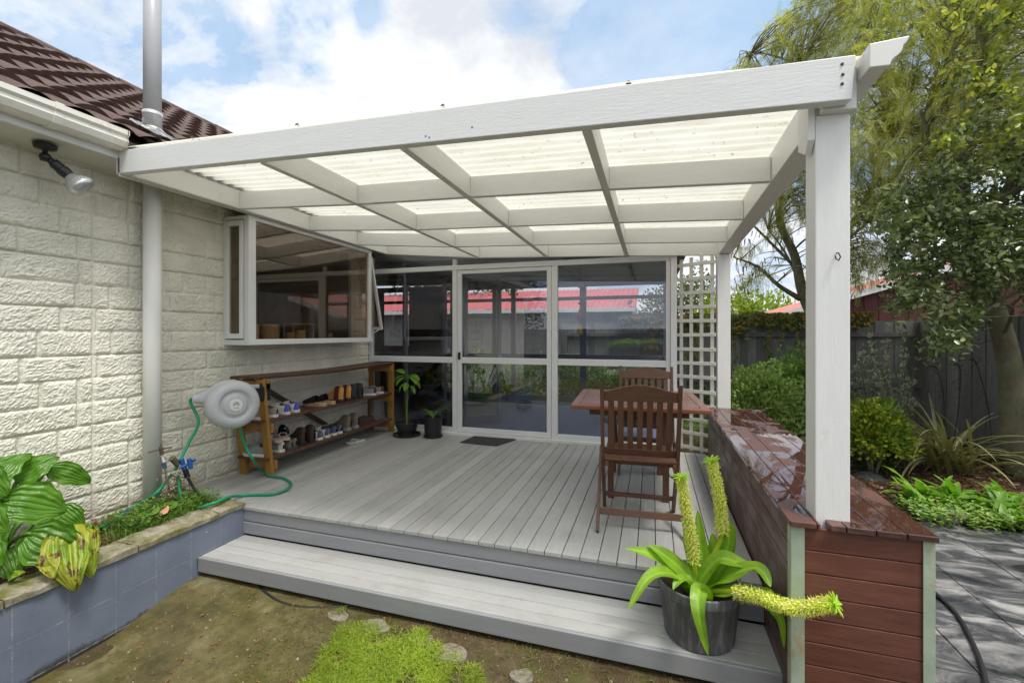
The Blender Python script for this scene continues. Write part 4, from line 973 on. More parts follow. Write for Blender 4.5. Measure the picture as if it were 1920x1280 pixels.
# paving on the right
def pavemat():
    s=NT('wet_dark_paver'); co=s.world()
    n=s.noise(s.world((1,2.2,1)),2.6,7,.62,.9); c=s.ramp(n,[(.36,(.022,.022,.024)),(.50,(.075,.075,.078)),(.62,(.26,.25,.245)),(.75,(.36,.35,.33))])
    k=s.ramp(s.island(),[(0,.75),(1,1.2)]); c=s.mix(1.0,c,k,'MULTIPLY')
    st=s.ramp(s.noise(co,16,6,.7),[(.3,.75),(.7,1.15)]); c=s.mix(1.0,c,st,'MULTIPLY')
    rg=s.ramp(n,[(.38,.16),(.55,.7)])
    return s.done(s.bsdf(c,rg,s.bump(s.noise(co,90,5,.7),.25,.004),0,.5))
mb=MB()
for i in range(-1,9):
    for j in range(-9,5):
        x0=1.52+.417*(i-1); y0_=2.75+.435*j
        if x0<1.0 and x0+.41<1.05: continue
        mb.box(max(x0,1.0)+.003,x0+.414,y0_+.003,y0_+.432,-.419,-.403+R.uniform(-.0015,.0015))
tag(mb.build('paving',pavemat(),None,bevel=.003),'dark wet square paving slabs beside the bench',kind='structure')
mb=MB(); mb.tube(spline([at(1725,1085,'z',-.39),at(1751,1108,'z',-.39),at(1794,1151,'z',-.39),at(1822,1200,'z',-.39),at(1842,1250,'z',-.39),at(1852,1300,'z',-.39)],7),.0105,10); tag(mb.build('black_hose',M_blk,None,smooth_=True),'black hose curving over the wet paving beside the bench','hose')
# garden bed with bark
def barkmat(name='bark_mulch'):
    s=NT(name); c=s.ramp(s.island(),[(0,(.05,.022,.012)),(.5,(.12,.055,.03)),(.85,(.20,.11,.065)),(1,(.30,.21,.14))])
    return s.done(s.bsdf(c,.8,s.bump(s.noise(s.coord(),90,4),.5,.004),0,.3))
M_bark=barkmat()
def chips(mb,fn,n,lo=.012,hi=.045):
    for i in range(n):
        p=fn(); a=R.uniform(0,6.28); t=R.uniform(-.35,.35); L=R.uniform(lo,hi); w=L*R.uniform(.25,.5)
        d=V((math.cos(a),math.sin(a),t)).normalized()*L; mb.bar(V(p)-d/2,V(p)+d/2,w,L*.12,(R.uniform(-.4,.4),R.uniform(-.4,.4),1))
def bedz(x,y): return -.40+.05*noise.noise(V((x*1.3,y*1.3,0)))+.02*noise.noise(V((x*5,y*5,1)))
mb=MB(); mb.grid(60,60,lambda u,w:(lerp(.9,5.2,u),lerp(4.82,9.7,w),bedz(lerp(.9,5.2,u),lerp(4.82,9.7,w))+.015)); 
tag(mb.build('garden_bed',M_soil,None,smooth_=True),'brown garden soil under the shrubs',kind='structure')
mb=MB()
def bp_():
    x=R.uniform(1.0,4.4); y=4.84+ (R.random()**1.5)*4.2; return (x,y,bedz(x,y)+.022)
chips(mb,bp_,9000,.02,.07); tag(mb.build('bark_mulch',M_bark),'reddish bark mulch scattered under the shrubs','mulch',kind='stuff')
mb=MB(); mb.grid(50,16,lambda u,w:(lerp(-3.6,-3.0,w),lerp(-.4,2.5,u),-.03+.03*noise.noise(V((u*12,w*4,3)))))
tag(mb.build('planter_soil',M_soil,None,smooth_=True),kind='structure')
mb=MB(); chips(mb,lambda:(R.uniform(-3.57,-3.02),R.uniform(.8,2.5),-.012+R.uniform(-.01,.02)),1500,.015,.045); tag(mb.build('bark_mulch',M_bark),'reddish bark chips in the planter bed along the wall','mulch',kind='stuff')
# ================================================================ GRASS
def blade(mb,p,h,a,lean,w=.0035):
    p=V(p); d=V((math.cos(a),math.sin(a),0)); s_=V((-d.y,d.x,0))*w/2
    m=p+V((0,0,h*.6))+d*lean*.35*h; t=p+V((0,0,h*(1-.3*lean)))+d*lean*h
    mb.add([p-s_,p+s_,m+s_*.8,m-s_*.8,t],[(0,1,2,3),(3,2,4)])
M_grass=leafmat('lawn_grass',[(.14,.23,.02),(.27,.37,.03),(.43,.46,.09)],.5,.35,.3,.3)
mb=MB()
def ing(x,y):
    # clump outline on the ground
    x-=.26; e=noise.noise(V((x*4,y*4,.5)))*.16+noise.noise(V((x*13,y*13,2)))*.09
    return e+min((x+1.88)*1.0,1.0)+0>0 and (2.06-y-max(0,(x+1.35))*.30 + e*.9)>0 and x<-.50
n=0
while n<32000:
    x=R.uniform(-2.0,-.4); y=R.uniform(1.2,2.2)
    if ing(x,y) and (noise.noise(V((x*7,y*7,7)))+.5*noise.noise(V((x*19,y*19,7)))>-.12 or R.random()<.10):
        k=.5+.5*noise.noise(V((x*6,y*6,9)))
        blade(mb,(x,y,gz(x,y)-.003),R.uniform(.018,.034)+.026*k,R.uniform(0,6.28),R.uniform(.5,1.8),.0028)
        n+=1
tag(mb.build('lawn_grass',M_grass),'bright green tuft of lawn grass in front of the step','grass',kind='stuff')
M_dry=leafmat('dry_grass',[(.20,.15,.06),(.12,.10,.03),(.16,.19,.04)],.8,.2,.2)
mb=MB()
for i in range(7000):
    x=R.uniform(-2.0,.6); y=R.uniform(1.3,2.2)
    blade(mb,(x,y,gz(x,y)),R.uniform(.006,.022),R.uniform(0,6.28),R.uniform(.8,2.5),.003)
tag(mb.build('dry_grass',M_dry),'dry brown thatch on the soil in front of the step','grass',kind='stuff')
gm_=MB()
for i in range(800):
    x=R.uniform(-2.8,.5); y=R.uniform(1.1,2.17); r=R.uniform(.0015,.005)*(1 if R.random()<.95 else 2.2); gm_.lathe([(0,-r*.3),(r,0),(r*.7,r*.6),(0,r*.8)],(x,y,gz(x,y)),5)
tag(gm_.build('grit',pmat('pale_grit',(.22,.19,.14),.9,.5,80),None),'fine pale grit scattered on the mossy path','grit',kind='stuff')
gm_=MB()
for i in range(260):
    x=R.uniform(-2.8,.5); y=R.uniform(1.1,2.2); a=R.uniform(0,6.28); gm_.leaf((x,y,gz(x,y)+.004),(math.cos(a),math.sin(a),R.uniform(-.05,.3)),R.uniform(.01,.028),R.uniform(.005,.012))
tag(gm_.build('fallen_leaves',leafmat('fallen_leaf',[(.20,.07,.02),(.28,.13,.04),(.12,.09,.03)],.8,.1),None),'small brown and orange fallen leaves on the ground by the step','leaves',kind='stuff')
# ================================================================ LEAF TOOLS
def bigleaf(mb,base,tip,W,nrm=(0,0,1),arch=.15,cup=.15,ribs=0,nu=14,nv=10,prof=None,wave=0,seed=0,twist=0):
    base=V(base);tip=V(tip);ax_=tip-base;L=ax_.length;d=ax_/L; n=V(nrm); n=(n-d*n.dot(d)).normalized(); s_=d.cross(n)
    prof=prof or (lambda t: math.sin(pi*min(1,t**.75))**.75*(1-.0*t))
    def f(u,w):
        v=(w-.5)*2; wd=W/2*prof(u)*(1+(.16*noise.noise(V((u*8+seed,(3 if v>0 else 7),seed))) if wave else 0))
        h=arch*L*4*u*(1-u)*.5 + cup*W*(abs(v)**1.5)*.5*prof(u)
        if ribs: h-= .013*(L/.3)*abs(math.sin(v*pi*ribs/2*(1)+0))*prof(u)**.5*(1 if abs(v)>.03 else 0)*-1
        h+= wave*noise.noise(V((u*4+seed,v*2+seed,seed)))*L + wave*.8*L*math.sin(u*17+seed)*abs(v)**2*.35
        tw=twist*u
        return tuple(base+d*(u*L)+s_*(v*wd*math.cos(tw))+n*(h+v*wd*math.sin(tw)))
    k0=len(mb.v); mb.grid(nu,nv,f)
    for i in range(nu+1):
        for j in range(nv+1):
            v=(j/nv-.5)*2; mb.a[k0+i*(nv+1)+j]=max(1-abs(v)*14, (1-abs(math.sin(v*pi*ribs/2)))**2*.75 if ribs else 0)
def arcleaf(mb,base,az,el0,L,W,droop,ns=12,prof=None,keel=.25,wave=0,seed=0,nv=4):
    """strap leaf that starts at elevation el0 and bends down by droop radians"""
    p=V(base); pts=[];prof=prof or (lambda t:(min(1,t*5+.35))*(1-t**3)**.8)
    h=V((math.cos(az),math.sin(az),0)); s_=V((-h.y,h.x,0)); rows=[]
    for i in range(ns+1):
        t=i/ns; e=el0-droop*t**1.3; d=h*math.cos(e)+V((0,0,1))*math.sin(e); n=-h*math.sin(e)+V((0,0,1))*math.cos(e)
        w=W/2*max(.02,prof(t)); wv=wave*math.sin(t*19+seed)*w
        rows.append([tuple(p+s_*(w*v)+n*(keel*w*abs(v)+ (wv*abs(v) if v else 0)*(1 if v>0 else -.7))) for v in [(-1+2*j/nv) for j in range(nv+1)]])
        p=p+d*(L/ns)
    k=nv+1; vs=[v for r in rows for v in r]
    mb.add(vs,[(i*k+j,i*k+j+1,(i+1)*k+j+1,(i+1)*k+j) for i in range(ns) for j in range(nv)])
    return p
def veinleaf(name,a,b,vein,ribs,axis_scale,rough=.28,yel=None,brown=False,trans=.25):
    s=NT(name); co=s.world(); n=s.noise(co,9,5,.6); c=s.ramp(n,[(.3,a),(.7,b)])
    k=s.ramp(s.island(),[(0,.8),(1,1.2)]); c=s.mix(1.0,c,k,'MULTIPLY')
    if brown:
        m=s.ramp(s.noise(co,11,4,.6),[(.40,0.0),(.5,1.0)]); c=s.mix(m,c,(.30,.31,.03))
        m2=s.ramp(s.noise(s.world((1,1,.8)),16,4,.6),[(.56,0.0),(.60,1.0)]); c=s.mix(m2,c,(.10,.035,.015))
    va=s.n('ShaderNodeAttribute'); va.attribute_name='vein'; c=s.mix(s.math('MULTIPLY',va.outputs['Fac'],.38),c,tuple(min(1,q*1.9+.05) for q in b))
    hl=s.ramp(s.noise(co,55,3,.5),[(.70,0.0),(.74,.7)]); c=s.mix(hl,c,(.16,.13,.03))
    p=s.bsdf(c,rough,s.bump(s.noise(co,28,5,.6),.45,.012),0,.5); t=s.n('ShaderNodeBsdfTranslucent'); s.l(s.mix(1.0,c,(1.4,1.7,.6),'MULTIPLY'),t.inputs[0])
    m=s.n('ShaderNodeMixShader'); m.inputs[0].default_value=trans; s.l(p,m.inputs[1]); s.l(t.outputs[0],m.inputs[2]); return s.done(m.outputs[0])
# ================================================================ BIG RIBBED PLANT AT THE LEFT
M_host=veinleaf('glossy_ribbed_leaf',(.045,.125,.008),(.10,.23,.018),None,8,1); M_hostd=veinleaf('yellowing_leaf',(.12,.22,.01),(.22,.32,.02),None,8,1,.4,brown=True)
hb=V((-3.32,1.42,-.02))
ho=thing('ribbed_leaf_plant','large glossy ribbed green leaves spilling over the planter wall at left','plant',tuple(hb))
LV=[ # base px,py,x ; tip px,py,x ; width ; normal ; mat
((30,905,-3.42),(112,856,-3.36),.20,(.5,-.5,.7),0),((-30,925,-3.40),(60,850,-3.44),.22,(.3,-.4,.8),0),
((2,938,-3.12),(126,958,-3.02),.235,(.45,-.65,.62),0),((88,880,-3.42),(170,905,-3.36),.15,(.4,-.6,.6),0),
((50,1000,-3.0),(166,1042,-2.86),.235,(.50,-.70,.45),0),
((128,985,-2.95),(143,1108,-2.765),.20,(.8,-.6,.25),1),((165,985,-2.93),(172,1085,-2.79),.12,(.8,-.6,.25),1),((95,1035,-2.90),(100,1085,-2.80),.10,(.8,-.6,.25),1),
((10,1030,-3.12),(35,1085,-3.02),.14,(.7,-.6,.2),0),((-60,960,-3.1),(12,1000,-2.98),.22,(.6,-.6,.4),0),((-70,890,-3.2),(15,930,-3.1),.2,(.5,-.5,.6),0),
((112,950,-3.3),(158,985,-3.22),.13,(.3,-.5,.5),0),((-40,1010,-3.05),(5,1060,-2.95),.16,(.6,-.6,.4),0),((60,960,-3.35),(120,975,-3.3),.16,(.4,-.5,.6),0),((20,1085,-2.98),(48,1072,-2.92),.05,(.4,-.4,.8),1)]
for i,(b,t_,W_,n_,k) in enumerate(LV):
    B=at(b[0],b[1],'x',b[2]);T=at(t_[0],t_[1],'x',t_[2]); mb=MB()
    bigleaf(mb,B,T,W_,n_,arch=.22,cup=.18 if k==0 else .35,ribs=7,nu=28,nv=36,wave=.06 if k==0 else .10,seed=i*3.7,prof=lambda t:max(.0,math.sin(pi*t**.72))**.62*(1-.25*t))
    mb.build('leaf',M_hostd if k else M_host,ho,smooth_=True)
    mb=MB(); mb.tube(spline([hb+V((R.uniform(-.05,.05),R.uniform(-.06,.06),0)),(hb+B)/2+V((0,0,.05)),B,B+(T-B)*.1],5),[.010]*15+[.004],7); mb.build('stalk',M_host,ho,smooth_=True)
# weeds in the planter
M_weed=leafmat('weed_leaf',[(.05,.12,.015),(.11,.22,.03),(.2,.30,.05)],.45,.3); M_wdry=leafmat('dead_weed',[(.14,.10,.05),(.22,.16,.09)],.8,.2)
mb=MB()
for i in range(2600):
    u=R.random(); cx0=R.choice([(-3.12,2.06),(-3.05,2.2),(-3.15,2.35),(-3.3,2.2),(-3.2,2.42),(-3.1,1.98)]); x=max(-3.55,min(-3.01,cx0[0]+R.gauss(0,.09))); y=min(2.5,cx0[1]+R.gauss(0,.09))
    blade(mb,(x,y,-.02),R.uniform(.05,.15),R.uniform(0,6.28),R.uniform(.3,1.3),.0035)
for i in range(1500):
    x=R.uniform(-3.35,-3.02);y=R.uniform(1.9,2.5);a=R.uniform(0,6.28); mb.leaf((x,y,R.uniform(0,.11)),(math.cos(a),math.sin(a),R.uniform(-.3,.5)),R.uniform(.012,.035),R.uniform(.008,.018))
tag(mb.build('weeds',M_weed),'green grass and small weeds in the planter bed below the pipe','weeds',kind='stuff')
mb=MB()
for i in range(220):
    p=at(R.gauss(335,14),R.uniform(885,935),'x',-3.28+R.uniform(-.05,.05)); a=R.uniform(0,6.28); mb.leaf(p,(math.cos(a),math.sin(a),R.uniform(-.6,.6)),R.uniform(.012,.03),.012)
for i in range(14):
    a=at(R.uniform(300,350),955,'x',-3.25);b=at(R.gauss(330,20),R.uniform(870,910),'x',-3.28); mb.tube([a,(a+b)/2+V((.02,0,0)),b],.002,4)
tag(mb.build('dead_weeds',M_wdry),'dry brown weed stems around the tap fittings','weeds',kind='stuff')
vl=thing('heart_leaf_weed','small weed with bright heart shaped leaves in the planter','plant',tuple(at(275,985,'x',-3.05)))
for px,py,r,m_ in ((290,955,.035,0),(273,975,.035,0),(300,985,.02,0),(325,945,.03,0),(306,955,.04,1)):
    mb=MB(); c=at(px,py,'x',-3.06); bigleaf(mb,c-V((.02,0,.01)),c+V((r*1.3,-.01,-.01)),r*2,(.4,-.5,.7),.1,.1,0,8,8,lambda t:math.sin(pi*t**.6)**.6); mb.tube([c-V((.02,0,.01)),c+V((-.03,.02,-.08))],.0015,4); mb.build('leaf',M_weed if not m_ else pmat('pink_dead_leaf',(.5,.25,.17),.7),vl,smooth_=True)
mb=MB()
c=at(372,1055,'x',-2.832)
for dx,dz in ((0,0),(.0,.018),(.0,-.015),(0,-.05),(0,.03)): mb.leaf(c+V((.002,R.uniform(-.012,.012),dz)),(.5,R.uniform(-1,1),.2),.018,.014)
simple('wall_weed','tiny green weed growing from a joint of the blue wall beside the step','plant',mb,M_weed)
# ================================================================ PINEAPPLE LILY IN POT
PC=V((.215,2.345,-.2085))
pl=thing('potted_lily','weathered dark pot of strappy lily with three yellow flower spikes on the step','potted plant',tuple(PC))
s=NT('weathered_pot'); co=s.coord('Object',(7,7,.6)); c=s.ramp(s.noise(co,6,7,.75),[(.3,(.075,.077,.082)),(.52,(.13,.133,.14)),(.70,(.30,.30,.30))]); c=s.mix(s.ramp(s.noise(s.world((8,8,1)),8,3),[(.74,0.0),(.77,.7)]),c,(.6,.6,.6)); M_pot=s.done(s.bsdf(c,.8,s.bump(s.noise(co,30,4),.3,.003),0,.2))
mb=MB(); mb.lathe([(0,0),(.148,0),(.158,.012),(.182,.215),(.188,.222),(.190,.262),(.184,.268),(.178,.262),(.174,.225),(.17,.20),(0,.20)],PC,56); mb.build('pot',M_pot,pl,smooth_=False,bevel=.002)
for p in pl.children[0].data.polygons: p.use_smooth=True
mb=MB(); mb.lathe([(0,.215),(.09,.218),(.174,.208)],PC,30); mb.build('potting_soil',pmat('potting_mix',(.04,.025,.015),.9,.4,40,.8,80),pl)
M_lily=veinleaf('lily_leaf',(.13,.26,.012),(.24,.40,.03),None,4,1,.32,trans=.35)
c0=PC+V((0,0,.21))
def toward(px,py,y): return at(px,py,'y',y)
lilyprof=lambda t:(.32+.68*smooth(t*2.2))*(1-max(0,(t-.45)/.55)**2.2)**.9
def splineleaf(pts,W,nrm,mat=M_lily,wave=.0,seed=0,fold=.30):
    P=spline(pts,7); n=len(P); mb=MB(); rows=[]
    for i,p in enumerate(P):
        d=(P[min(i+1,n-1)]-P[max(i-1,0)]).normalized(); nn=V(nrm); nn=(nn-d*nn.dot(d)).normalized(); s_=d.cross(nn); t=i/(n-1); w=W/2*max(.015,lilyprof(t))
        rows.append([tuple(p+s_*(w*v)+nn*(w*fold*abs(v)+wave*w*math.sin(t*15+seed+v)*v*v)) for v in (-1,-.6,-.3,0,.3,.6,1)])
    for i in range(n):
        for j in range(7): mb.a[i*7+j]=(.0,.25,.15,1,.15,.25,0)[j]
    k=7; mb.add([v for r in rows for v in r],[(i*k+j,i*k+j+1,(i+1)*k+j+1,(i+1)*k+j) for i in range(n-1) for j in range(6)]); return mb
LL=[ # leaves as picture paths at a depth y
([(1305,1115,2.33),(1270,1075,2.3),(1225,1040,2.25),(1172,1028,2.2)],.075,(0,-.5,.8)),
([(1310,1110,2.3),(1280,1070,2.28),(1245,1040,2.26),(1215,1020,2.25)],.08,(0,-.6,.8)),
([(1290,1095,2.28),(1255,1075,2.2),(1215,1085,2.1),(1178,1142,2.02)],.075,(-.3,-.5,.8)),
([(1312,1110,2.33),(1318,1060,2.33),(1312,1010,2.33),(1308,955,2.34)],.075,(.1,-1,.1)),
([(1325,1105,2.36),(1350,1050,2.36),(1368,1010,2.36),(1362,958,2.38)],.07,(-.5,-1,.1)),
([(1335,1105,2.34),(1352,1060,2.37),(1368,1020,2.37),(1376,982,2.38)],.07,(-.3,-1,.2)),
([(1310,1105,2.38),(1300,1050,2.4),(1290,1010,2.4),(1288,985,2.42)],.07,(.2,-1,.2)),
([(1330,1105,2.3),(1365,1080,2.2),(1420,1065,2.12),(1445,1100,2.06)],.085,(.2,-.5,.8)),
([(1330,1100,2.34),(1360,1070,2.3),(1400,1062,2.25),(1438,1080,2.2)],.07,(0,-.3,.9)),
([(1305,1100,2.3),(1345,1050,2.26),(1385,1055,2.2),(1420,1070,2.15)],.075,(0,-.5,.8)),
([(1335,1115,2.26),(1360,1110,2.18),(1395,1108,2.12),(1425,1120,2.08)],.06,(0,-.5,.8)),
([(1325,1120,2.22),(1312,1105,2.14),(1310,1150,2.06),(1328,1228,2.05)],.07,(-.2,-1,.3)),
([(1430,1105,2.1),(1450,1140,2.08),(1465,1165,2.08),(1470,1215,2.09)],.038,(-.2,-.9,.2)),
([(1300,1110,2.33),(1280,1085,2.32),(1262,1078,2.30),(1245,1080,2.27)],.065,(0,-.4,.9)),
([(1320,1110,2.4),(1330,1060,2.44),(1338,1020,2.45),(1335,1000,2.46)],.07,(.1,-1,.1)),
([(1300,1112,2.3),(1290,1090,2.25),(1275,1085,2.2),(1262,1105,2.15)],.06,(-.3,-.6,.7)),
]
for i,(ps,W_,n_) in enumerate(LL):
    splineleaf([c0+V((R.uniform(-.02,.02),R.uniform(-.02,.02),-.03))]+[toward(*p) for p in ps],W_,n_,wave=.16,seed=i*2.1).build('leaf',M_lily,pl,smooth_=True)
M_core=leafmat('yellow_green_stalk',[(.45,.55,.03),(.5,.6,.05)],.4,.3)
M_fl=leafmat('pale_flowers',[(.60,.68,.07),(.76,.78,.18),(.82,.68,.48),(.50,.64,.05)],.6,.4,.3,.1); M_tuft=leafmat('spike_crown',[(.25,.45,.02),(.38,.55,.05)],.4,.35)
def rnd_u(): return V((R.uniform(-1,1),R.uniform(-1,1),R.uniform(-1,1)))
def spike(pts,r0,r1,nfl,crown=.05):
    P=[toward(*p) for p in pts]; P=spline(P,8); n=len(P)
    mb=MB(); mb.tube(spline([c0]+[P[0]],4)[:-1]+P,.012,9); st=mb.build('flower_spike',M_core,pl,smooth_=True)
    mb=MB()
    for i in range(nfl):
        t=.12+.86*i/nfl; k=t*(n-1); a=int(min(k,n-2)); p=P[a].lerp(P[a+1],k-a); d=(P[a+1]-P[a]).normalized(); o=d.orthogonal().normalized(); ang_=i*2.39996
        rd=(o*math.cos(ang_)+d.cross(o)*math.sin(ang_)).normalized(); rr=lerp(r0,r1,t)
        c=p+rd*rr*R.uniform(.55,1.05)
        for q in range(4):
            a2=q*1.57+R.random(); u2=rd.orthogonal().normalized(); w2=rd.cross(u2); dd=(rd*.55+(u2*math.cos(a2)+w2*math.sin(a2))*.8).normalized()
            mb.leaf(c,dd,.0125,.0055,rd,.1)
        mb.leaf(p+rd*.008,(rd+d*R.uniform(-.3,.6)+rnd_u()*.3),rr*R.uniform(1.0,1.5),.0048,d)
    mb.build('florets',M_fl,st)
    mb=MB(); p=P[-1]; d=(P[-1]-P[-2]).normalized(); o=d.orthogonal().normalized()
    for i in range(16):
        a=i*2.4; rd=o*math.cos(a)+d.cross(o)*math.sin(a); mb.leaf(p-d*.004,(d*(.35+.5*(i%3)/2)+rd),crown*R.uniform(.7,1.1),.013,d,.2,.35)
    mb.build('leaf_crown',M_tuft,st)
spike([(1303,1070,2.30),(1296,1010,2.29),(1285,945,2.28),(1277,893,2.27)],.028,.022,300)
spike([(1352,1010,2.36),(1353,970,2.36),(1345,915,2.35),(1333,862,2.34)],.029,.023,300)
spike([(1370,1108,2.16),(1415,1115,2.08),(1490,1140,1.99),(1565,1130,1.93)],.027,.025,330,.045)
# ================================================================ SMALL POTS BY THE GLASS
def smallpot(name,label,cx_,cy_,rs,rr,hh,rb):
    t=thing(name,label,'potted plant',(cx_,cy_,.001))
    mb=MB(); mb.lathe([(0,0),(rs*.9,0),(rs,.008),(rs,.026),(rs-.008,.026),(rs-.012,.010),(0,.010)],(cx_,cy_,.001),36); mb.build('saucer',M_black,t)
    mb=MB(); mb.lathe([(0,.011),(rb,.011),(rb*1.04,.05),(rr*.93,hh-.02),(rr,hh-.018),(rr,hh),(rr-.010,hh),(rr*.88,hh-.05),(0,hh-.05)],(cx_,cy_,.001),36); mb.build('pot',M_black,t)
    mb=MB(); mb.lathe([(0,hh-.028),(rr*.85,hh-.032)],(cx_,cy_,.001),20); mb.build('potting_soil',pmat('pot_soil',(.05,.03,.02),.9,.3,50,.6),t)
    return t
t1=smallpot('potted_seedling','tall thin leafy seedling in a wide black pot with saucer by the glass',-2.875,4.845,.165,.150,.165,.105)
M_avo=leafmat('seedling_leaf',[(.10,.24,.025),(.16,.32,.04),(.28,.40,.05)],.35,.4)
mb=MB(); b0=V((-2.875,4.845,.13)); mb.tube(spline([b0,b0+V((.0,0,.2)),b0+V((.01,0,.42)),b0+V((.02,-.005,.62))],5),[.010]*8+[.006]*8,7); mb.build('stem',M_avo,t1,smooth_=True)
for k,(dx,dy,dz,L_,hz) in enumerate(((-1,-.3,-.75,.17,.60),(-.5,-.9,-.9,.15,.58),(.9,-.4,-.8,.16,.60),(.7,.3,-1.1,.17,.57),(.2,-.8,-1.2,.13,.52),(1,-.2,-.45,.15,.61),(-.9,.2,.25,.15,.62),(.3,-.6,-.6,.1,.50),(.8,-.2,-1.3,.12,.48),(-.4,-.4,-1.1,.12,.50))):
    mb=MB(); b=b0+V((.015,0,hz)); d=V((dx,dy,dz)).normalized(); b2=b+V((dx,dy,.1)).normalized()*.05; mb.tube([b,b2],.002,4); bigleaf(mb,b2,b2+d*L_,L_*.42,V((dx,dy-.5,.9)),.25,.2,0,10,6); mb.build('leaf',M_avo,t1,smooth_=True)
t2=smallpot('potted_grass_plant','thin arching leaves in a tall black pot with saucer by the glass',-2.53,4.87,.115,.122,.245,.098)
for k in range(9):
    mb=MB(); a=R.uniform(0,6.28); arcleaf(mb,(-2.53,4.87,.215),[3.3,2.9,.3,.1,4.2,1.6,5.0,3.0,.6][k],R.uniform(.9,1.35),R.uniform(.16,.30),.016,R.uniform(1.2,2.2),10,keel=.4); mb.build('leaf',M_avo,t2,smooth_=True)
# ================================================================ FENCES
def fencemat():
    s=NT('charcoal_fence'); co=s.coord('Object',(6,6,.8)); c=s.ramp(s.noise(co,5,6,.7),[(.3,(.16,.16,.152)),(.7,(.27,.265,.25))]); k=s.ramp(s.island(),[(0,.7),(1,1.25)]); c=s.mix(1.0,c,k,'MULTIPLY')
    c=s.mix(s.ramp(s.noise(s.world((1,1,.5)),6,6,.75),[(.58,0.0),(.72,.5)]),c,(.14,.14,.12)); return s.done(s.bsdf(c,.75,s.bump(s.noise(co,25,5),.4,.004),0,.3))
M_fence=fencemat()
def fence(name,label,a,b,ztop,rails=(.33,1.23),side=1):
    a=V((*a,0));b=V((*b,0)); L=(b-a).length; d=(b-a)/L; n=V((-d.y,d.x,0))*side
    t=thing(name,label,'fence',tuple((a+b)/2+V((0,0,-.42))))
    mb=MB(); k=0; x=0
    while x<L:
        w=.148; p=a+d*(x+w/2); h_=ztop+R.uniform(-.012,.012); th=.0 if k%2 else .012
        mb.bar(p+n*(-.012-th)+V((0,0,-.43)),p+n*(-.012-th)+V((0,0,h_)),w-.004,.016,d.cross(V((0,0,1)))) ; x+=w*.99; k+=1
    mb.build('palings',M_fence,t)
    for z in rails:
        mb=MB(); mb.bar(a+n*.025+V((0,0,z)),b+n*.025+V((0,0,z)),.045,.075); mb.build('rail',M_fence,t,bevel=.003)
    x=.1
    while x<L:
        p=a+d*x; mb=MB(); mb.bar(p+n*.07+V((0,0,-.43)),p+n*.07+V((0,0,ztop-.12)),.09,.09,d); mb.build('post',M_fence,t,bevel=.004); x+=2.4
    mb=MB(); mb.bar(a+V((0,0,ztop+.022)),b+V((0,0,ztop+.022)),.09,.02) if ztop<1.46 else None
    return t
fence('rear_fence','charcoal paling fence across the back of the garden',(-1.9,9.6),(4.5,9.6),1.47,side=-1)
fence('side_fence','charcoal paling fence running down the right side behind the tree',(4.5,9.6),(4.5,-2.0),1.47,side=1)
# ================================================================ RED BARN BEHIND
s=NT('red_painted_roof'); M_rroof=s.done(s.bsdf(s.ramp(s.noise(s.world(),1.5,6,.7),[(.3,(.42,.12,.09)),(.7,(.60,.24,.18))]),.45,None,0,.4))
M_rwall=pmat('maroon_board_wall',(.095,.026,.026),.7,.2,5,.3,40,(6,6,1),island=.25)
barn=thing('barn','maroon timber shed with faded salmon roof and white barge board beyond the fence','shed',(6.5,13.4,-.42))
ex_,ez_=2.82,1.66; px_,pz_=7.6,3.14; sl_=(pz_-ez_)/(px_-ex_)
mb=MB(); x=3.3
while x<12: 
    zt=ez_+sl_*(min(x,px_)-ex_)-sl_*max(0,x-px_)-.06; mb.box(x,x+.148,13.0+(.0 if int(x/.15)%2 else .015),13.05,-.42,zt); x+=.15
mb.box(3.3,3.32,13.05,19,-.42,1.75)
mb.build('wall',M_rwall,barn)
mb=MB(); 
def rfn(u,w): x=lerp(ex_-.1,px_,u); return (x,lerp(12.85,19.2,w),ez_+sl_*(x-ex_)+.03*0+.012*math.sin(w*2*pi*83*.5))
mb.grid(4,420,rfn); mb.grid(1,4,lambda u,w:(lerp(px_,12.4,u),lerp(12.85,19.2,w),lerp(pz_,pz_-(12.4-px_)*sl_,u)))
mb.build('roof',M_rroof,barn,solid=.01)
mb=MB(); mb.bar((ex_-.12,12.86,ez_-.09),(px_,12.86,pz_-.06),.03,.15); mb.bar((px_,12.86,pz_-.06),(12.4,12.86,pz_-.06-(12.4-px_)*sl_),.03,.15); mb.bar((ex_-.13,12.86,ez_-.06),(ex_-.13,19.2,ez_-.06),.03,.12)
mb.build('barge_board',M_frame,barn)
# ================================================================ NEIGHBOUR'S LONG HOUSE BEYOND THE SUNROOM
nb=thing('neighbour_house','long grey walled house with red corrugated roof seen through the sunroom glass','house',(-7.5,14.5,-.42))
M_rr=pmat('red_corrugated_steel',(.50,.12,.12),.5,.15,2,.1,20)
M_gb=pmat('weathered_grey_wall',(.22,.215,.205),.8,.25,4,.2,20,stretch=(6,6,.6),dirt=(.10,.10,.09),dscale=2)
mb=MB()
def r2(u,w): x=lerp(-18,-.42,u); return (x,lerp(12.75,15.6,w),1.98+w*.80+.018*math.sin(x*2*pi/.15))
mb.grid(1400,2,r2); mb.build('roof',M_rr,nb,solid=.008)
mb=MB(); mb.box(-18,-.55,13.0,13.1,-.42,1.95); mb.box(-.65,-.55,13.1,18,-.42,2.2); mb.build('wall',M_gb,nb)
mb=MB(); mb.box(-18,-.44,12.68,12.75,1.86,1.965); mb.build('gutter',M_frame,nb)
mb=MB(); mb.box(-6.4,-5.6,12.985,12.999,.8,1.7); mb.box(-10.4,-9.2,12.985,12.999,.8,1.7); mb.build('window',M_black,nb)
M_pf=pmat('pale_grey_fence',(.19,.20,.215),.8,.12,5,.2,20,(5,5,.6),island=.15)
